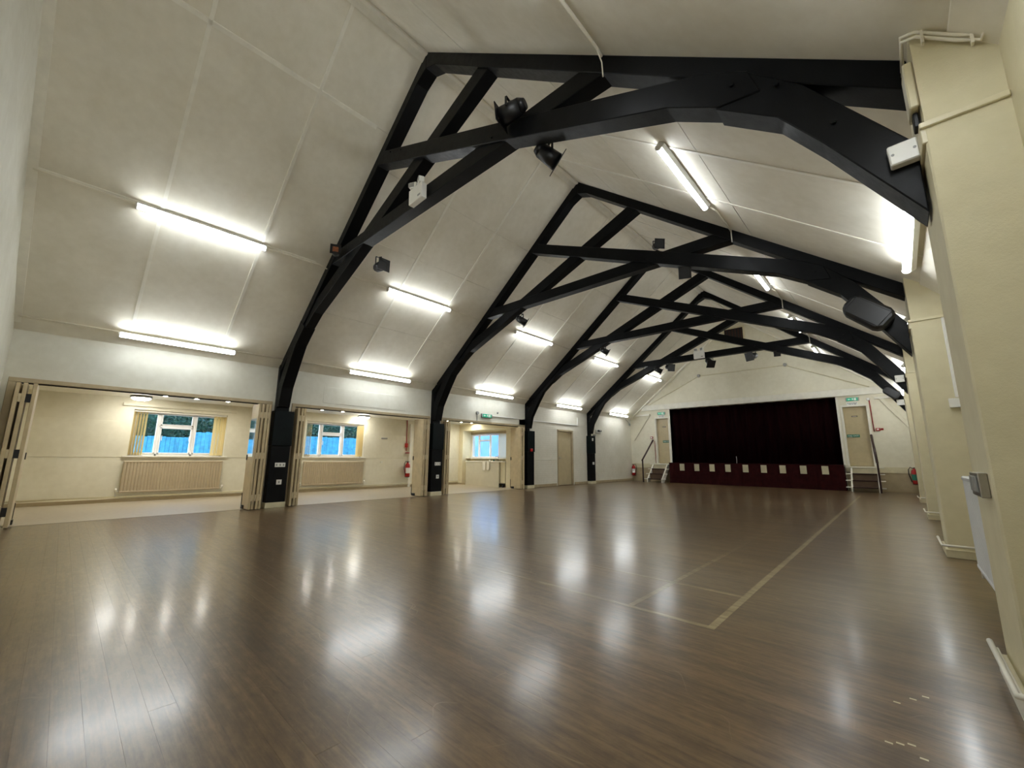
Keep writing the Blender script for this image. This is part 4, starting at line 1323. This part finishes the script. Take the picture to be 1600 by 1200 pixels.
spot((6.21, Y4 - 0.05, 4.22), -0.4, 0.25, 'spotlight under the crossing of the farthest truss', 1.35)
spot((6.85, Y4 + 0.1, 4.24), 0.3, 0.4, 'rightmost small spotlight under the farthest truss', 0.9)

def emergency(loc, label, tilt=0.0, s=1.0):
    t = thing('emergency_light', label, 'emergency light', loc, (0, tilt, 0))
    B().box(-.15 * s, .15 * s, -.085, 0, -.11 * s, .11 * s, .008).obj('housing', 'white_plastic', t, local=True)
    B().box(.06 * s, .12 * s, -.088, -.085, -.075 * s, -.05 * s).obj('indicator', 'grey_plastic', t, local=True)
    for sx_, rz in ((-.08, 0.5), (.08, -0.4)):
        R = Matrix.Rotation(rz, 3, 'Z')
        h = B().box(sx_ * s - .055 * s, sx_ * s + .055 * s, -.09, -.01, .12 * s, .21 * s, .01, rot=R).obj('lamp_head', 'white_plastic', t, local=True)
        B().box(sx_ * s - .042 * s, sx_ * s + .042 * s, -.097, -.091, .132 * s, .198 * s, .003, rot=R).obj('lens', 'grey_plastic', h, local=True)
emergency((4.93, TY[0] - 0.02, 4.455), 'white twin head emergency light on the nearest truss', -0.05)
emergency((4.62, Y4 - 0.02, 4.52), 'white twin head emergency light on the farthest truss', 0.0, 1.15)

def speaker(loc, label, s, tilt):
    t = thing('loudspeaker', label, 'speaker', loc, (0, tilt, 0))
    b = B()
    b.prism([(-.27 * s, -.06 * s), (-.20 * s, -.14 * s), (.20 * s, -.15 * s), (.27 * s, -.08 * s), (.27 * s, .09 * s), (.20 * s, .16 * s), (-.18 * s, .15 * s), (-.26 * s, .09 * s)], -.20 * s, 0.0, 'Y', .03 * s)
    b.obj('cabinet', 'blackplastic', t, local=True)
    B().box(-.21 * s, .21 * s, -.212 * s, -.20 * s, -.11 * s, .11 * s, .02 * s).obj('grille', 'blackmetal', t, local=True)
    B().box(-.04, .04, 0.0, .03, -.05, .05, .004).obj('bracket', 'blackmetal', t, local=True)
speaker((9.17, TY[1] - 0.04, 2.80), 'black loudspeaker on right foot of the second truss', 0.95, 0.75)
speaker((9.30, Y4 - 0.04, 2.72), 'black loudspeaker on right foot of the farthest truss', 0.7, 0.75)
# cables around the big near pier
t = thing('cable_bundle', 'two cream cables clipped along top of the near pier', 'cable', (9.6, TY[0] - .22, 3.05))
ypf = TY[0] - 0.212
for dz in (0.0, 0.028):
    B().tube([(XP - .02, TY[0] - .03, 3.06 - dz), (XP - .02, ypf, 3.12 - dz), (XP + .03, ypf - .01, 3.105 - dz), (9.68, ypf - .01, 2.985 - dz), (9.75, ypf - .012, 2.93 - dz), (9.785, ypf - .10, 2.95)], 0.008).obj('cable', 'cable', t)
B().box(9.57, 9.58, ypf - .022, ypf + .005, 3.02, 3.09).box(9.72, 9.73, ypf - .022, ypf + .005, 2.90, 2.97).obj('cable_clips', 'cable', t, kind='stuff')
t = thing('wall_isolator', 'cream slim box on hall face of the near pier above the truss', 'box', (XP, TY[0] - .09, 2.87))
B().box(XP - .03, XP + .006, TY[0] - .17, TY[0] - .02, 2.74, 3.0, .006).obj('cover', 'creamtrim', t)
B().box(XP - .02, XP, TY[0] - .12, TY[0] - .05, 2.66, 2.74, .004).obj('cable_gland', 'blackplastic', t)
# damaged corner skirting of the near pier
tag(B().box(XP - 0.03, XP - 0.021, TY[0] - 0.225, TY[0] + 0.395, 0.0, 0.11, .003).obj('skirting_board', 'whitetrim'), 'pale skirting board at foot of the near pier hall face', 'skirting')

# ------------------------------------------------------------------ outside the windows
FX = -5.5
t = thing('garden_fence', 'blue close boarded fence outside the side room windows', 'fence', (FX, 4, 0))
fb0 = None
k = 0
y = -1.6
while y < 10.2:
    h = (1.50 if y < 2.5 else 1.66) + random.uniform(-.012, .012)
    if fb0 is None:
        fb0 = B().box(-0.010, 0.010, -0.0475, 0.0475, 0, 1.0, .002).obj('fence_board', 'fence', t, local=True)
        o = fb0
    else:
        o = fb0.copy()
        COL.objects.link(o)
    o.location = (random.uniform(-.006, .006) + 0.014 * (k % 2), y - 4, -0.15)
    o.scale = (1, 1, h + 0.15)
    y += 0.098
    k += 1
B().box(FX - .06, FX - .02, -1.6, 10.2, 0.3, 0.38).obj('fence_rail', 'fence', t)
B().box(FX - .06, FX - .02, -1.6, 10.2, 1.2, 1.28).obj('fence_rail', 'fence', t)
# ivy hedge behind the fence
hb = bmesh.new()
rnd = random.Random(3)
for k in range(9000):
    x = FX - 0.25 - rnd.random() ** 2 * 0.7
    y = rnd.uniform(-1.8, 10.4)
    top = 2.75 + 0.35 * math.sin(y * 1.9) + 0.2 * math.sin(y * 5.3)
    if 2.7 < y < 3.3:
        top -= 0.5
    z = 1.15 + rnd.random() * (top - 1.15)
    s = rnd.uniform(0.035, 0.075)
    e = Matrix.Rotation(rnd.uniform(0, 6.28), 3, 'Z') @ Matrix.Rotation(rnd.uniform(-1.2, 1.2), 3, 'X') @ Matrix.Rotation(rnd.uniform(-1, 1), 3, 'Y')
    c = Vector((x, y, z))
    vs_ = [hb.verts.new(c + e @ Vector(p)) for p in ((0, -s, 0), (s * .6, -s * .1, s * .15), (0, s, 0), (-s * .6, -s * .1, s * .15))]
    hb.faces.new(vs_)
hm = bpy.data.meshes.new('ivy_hedge')
hb.to_mesh(hm)
hb.free()
hm.materials.append(MT['leaf'])
ho = bpy.data.objects.new('ivy_hedge', hm)
COL.objects.link(ho)
ho['kind'] = 'stuff'
tag(ho, 'dark green ivy hedge growing above the blue fence', 'hedge')
b = B()
b.box(FX - 1.6, FX - 1.3, -2.4, 10.8, -0.15, 2.7)
tag(b.obj('hedge_core', 'leaf'), 'dark inner mass of the hedge behind the ivy leaves', 'hedge')
struct(B().box(-14, SX - 0.3, -6, 22, -0.25, -0.15), 'floor_outside', 'ground')
struct(B().box(SX - 0.3, -0.25, 10.95, 22, -0.25, -0.15), 'floor_outside', 'ground')
tag(B().box(-6.5, -1.2, 14.2, 14.4, -0.15, 2.4).obj('outhouse', 'bluewall'), 'bluish brick outhouse wall seen through the far nook window', 'outhouse')
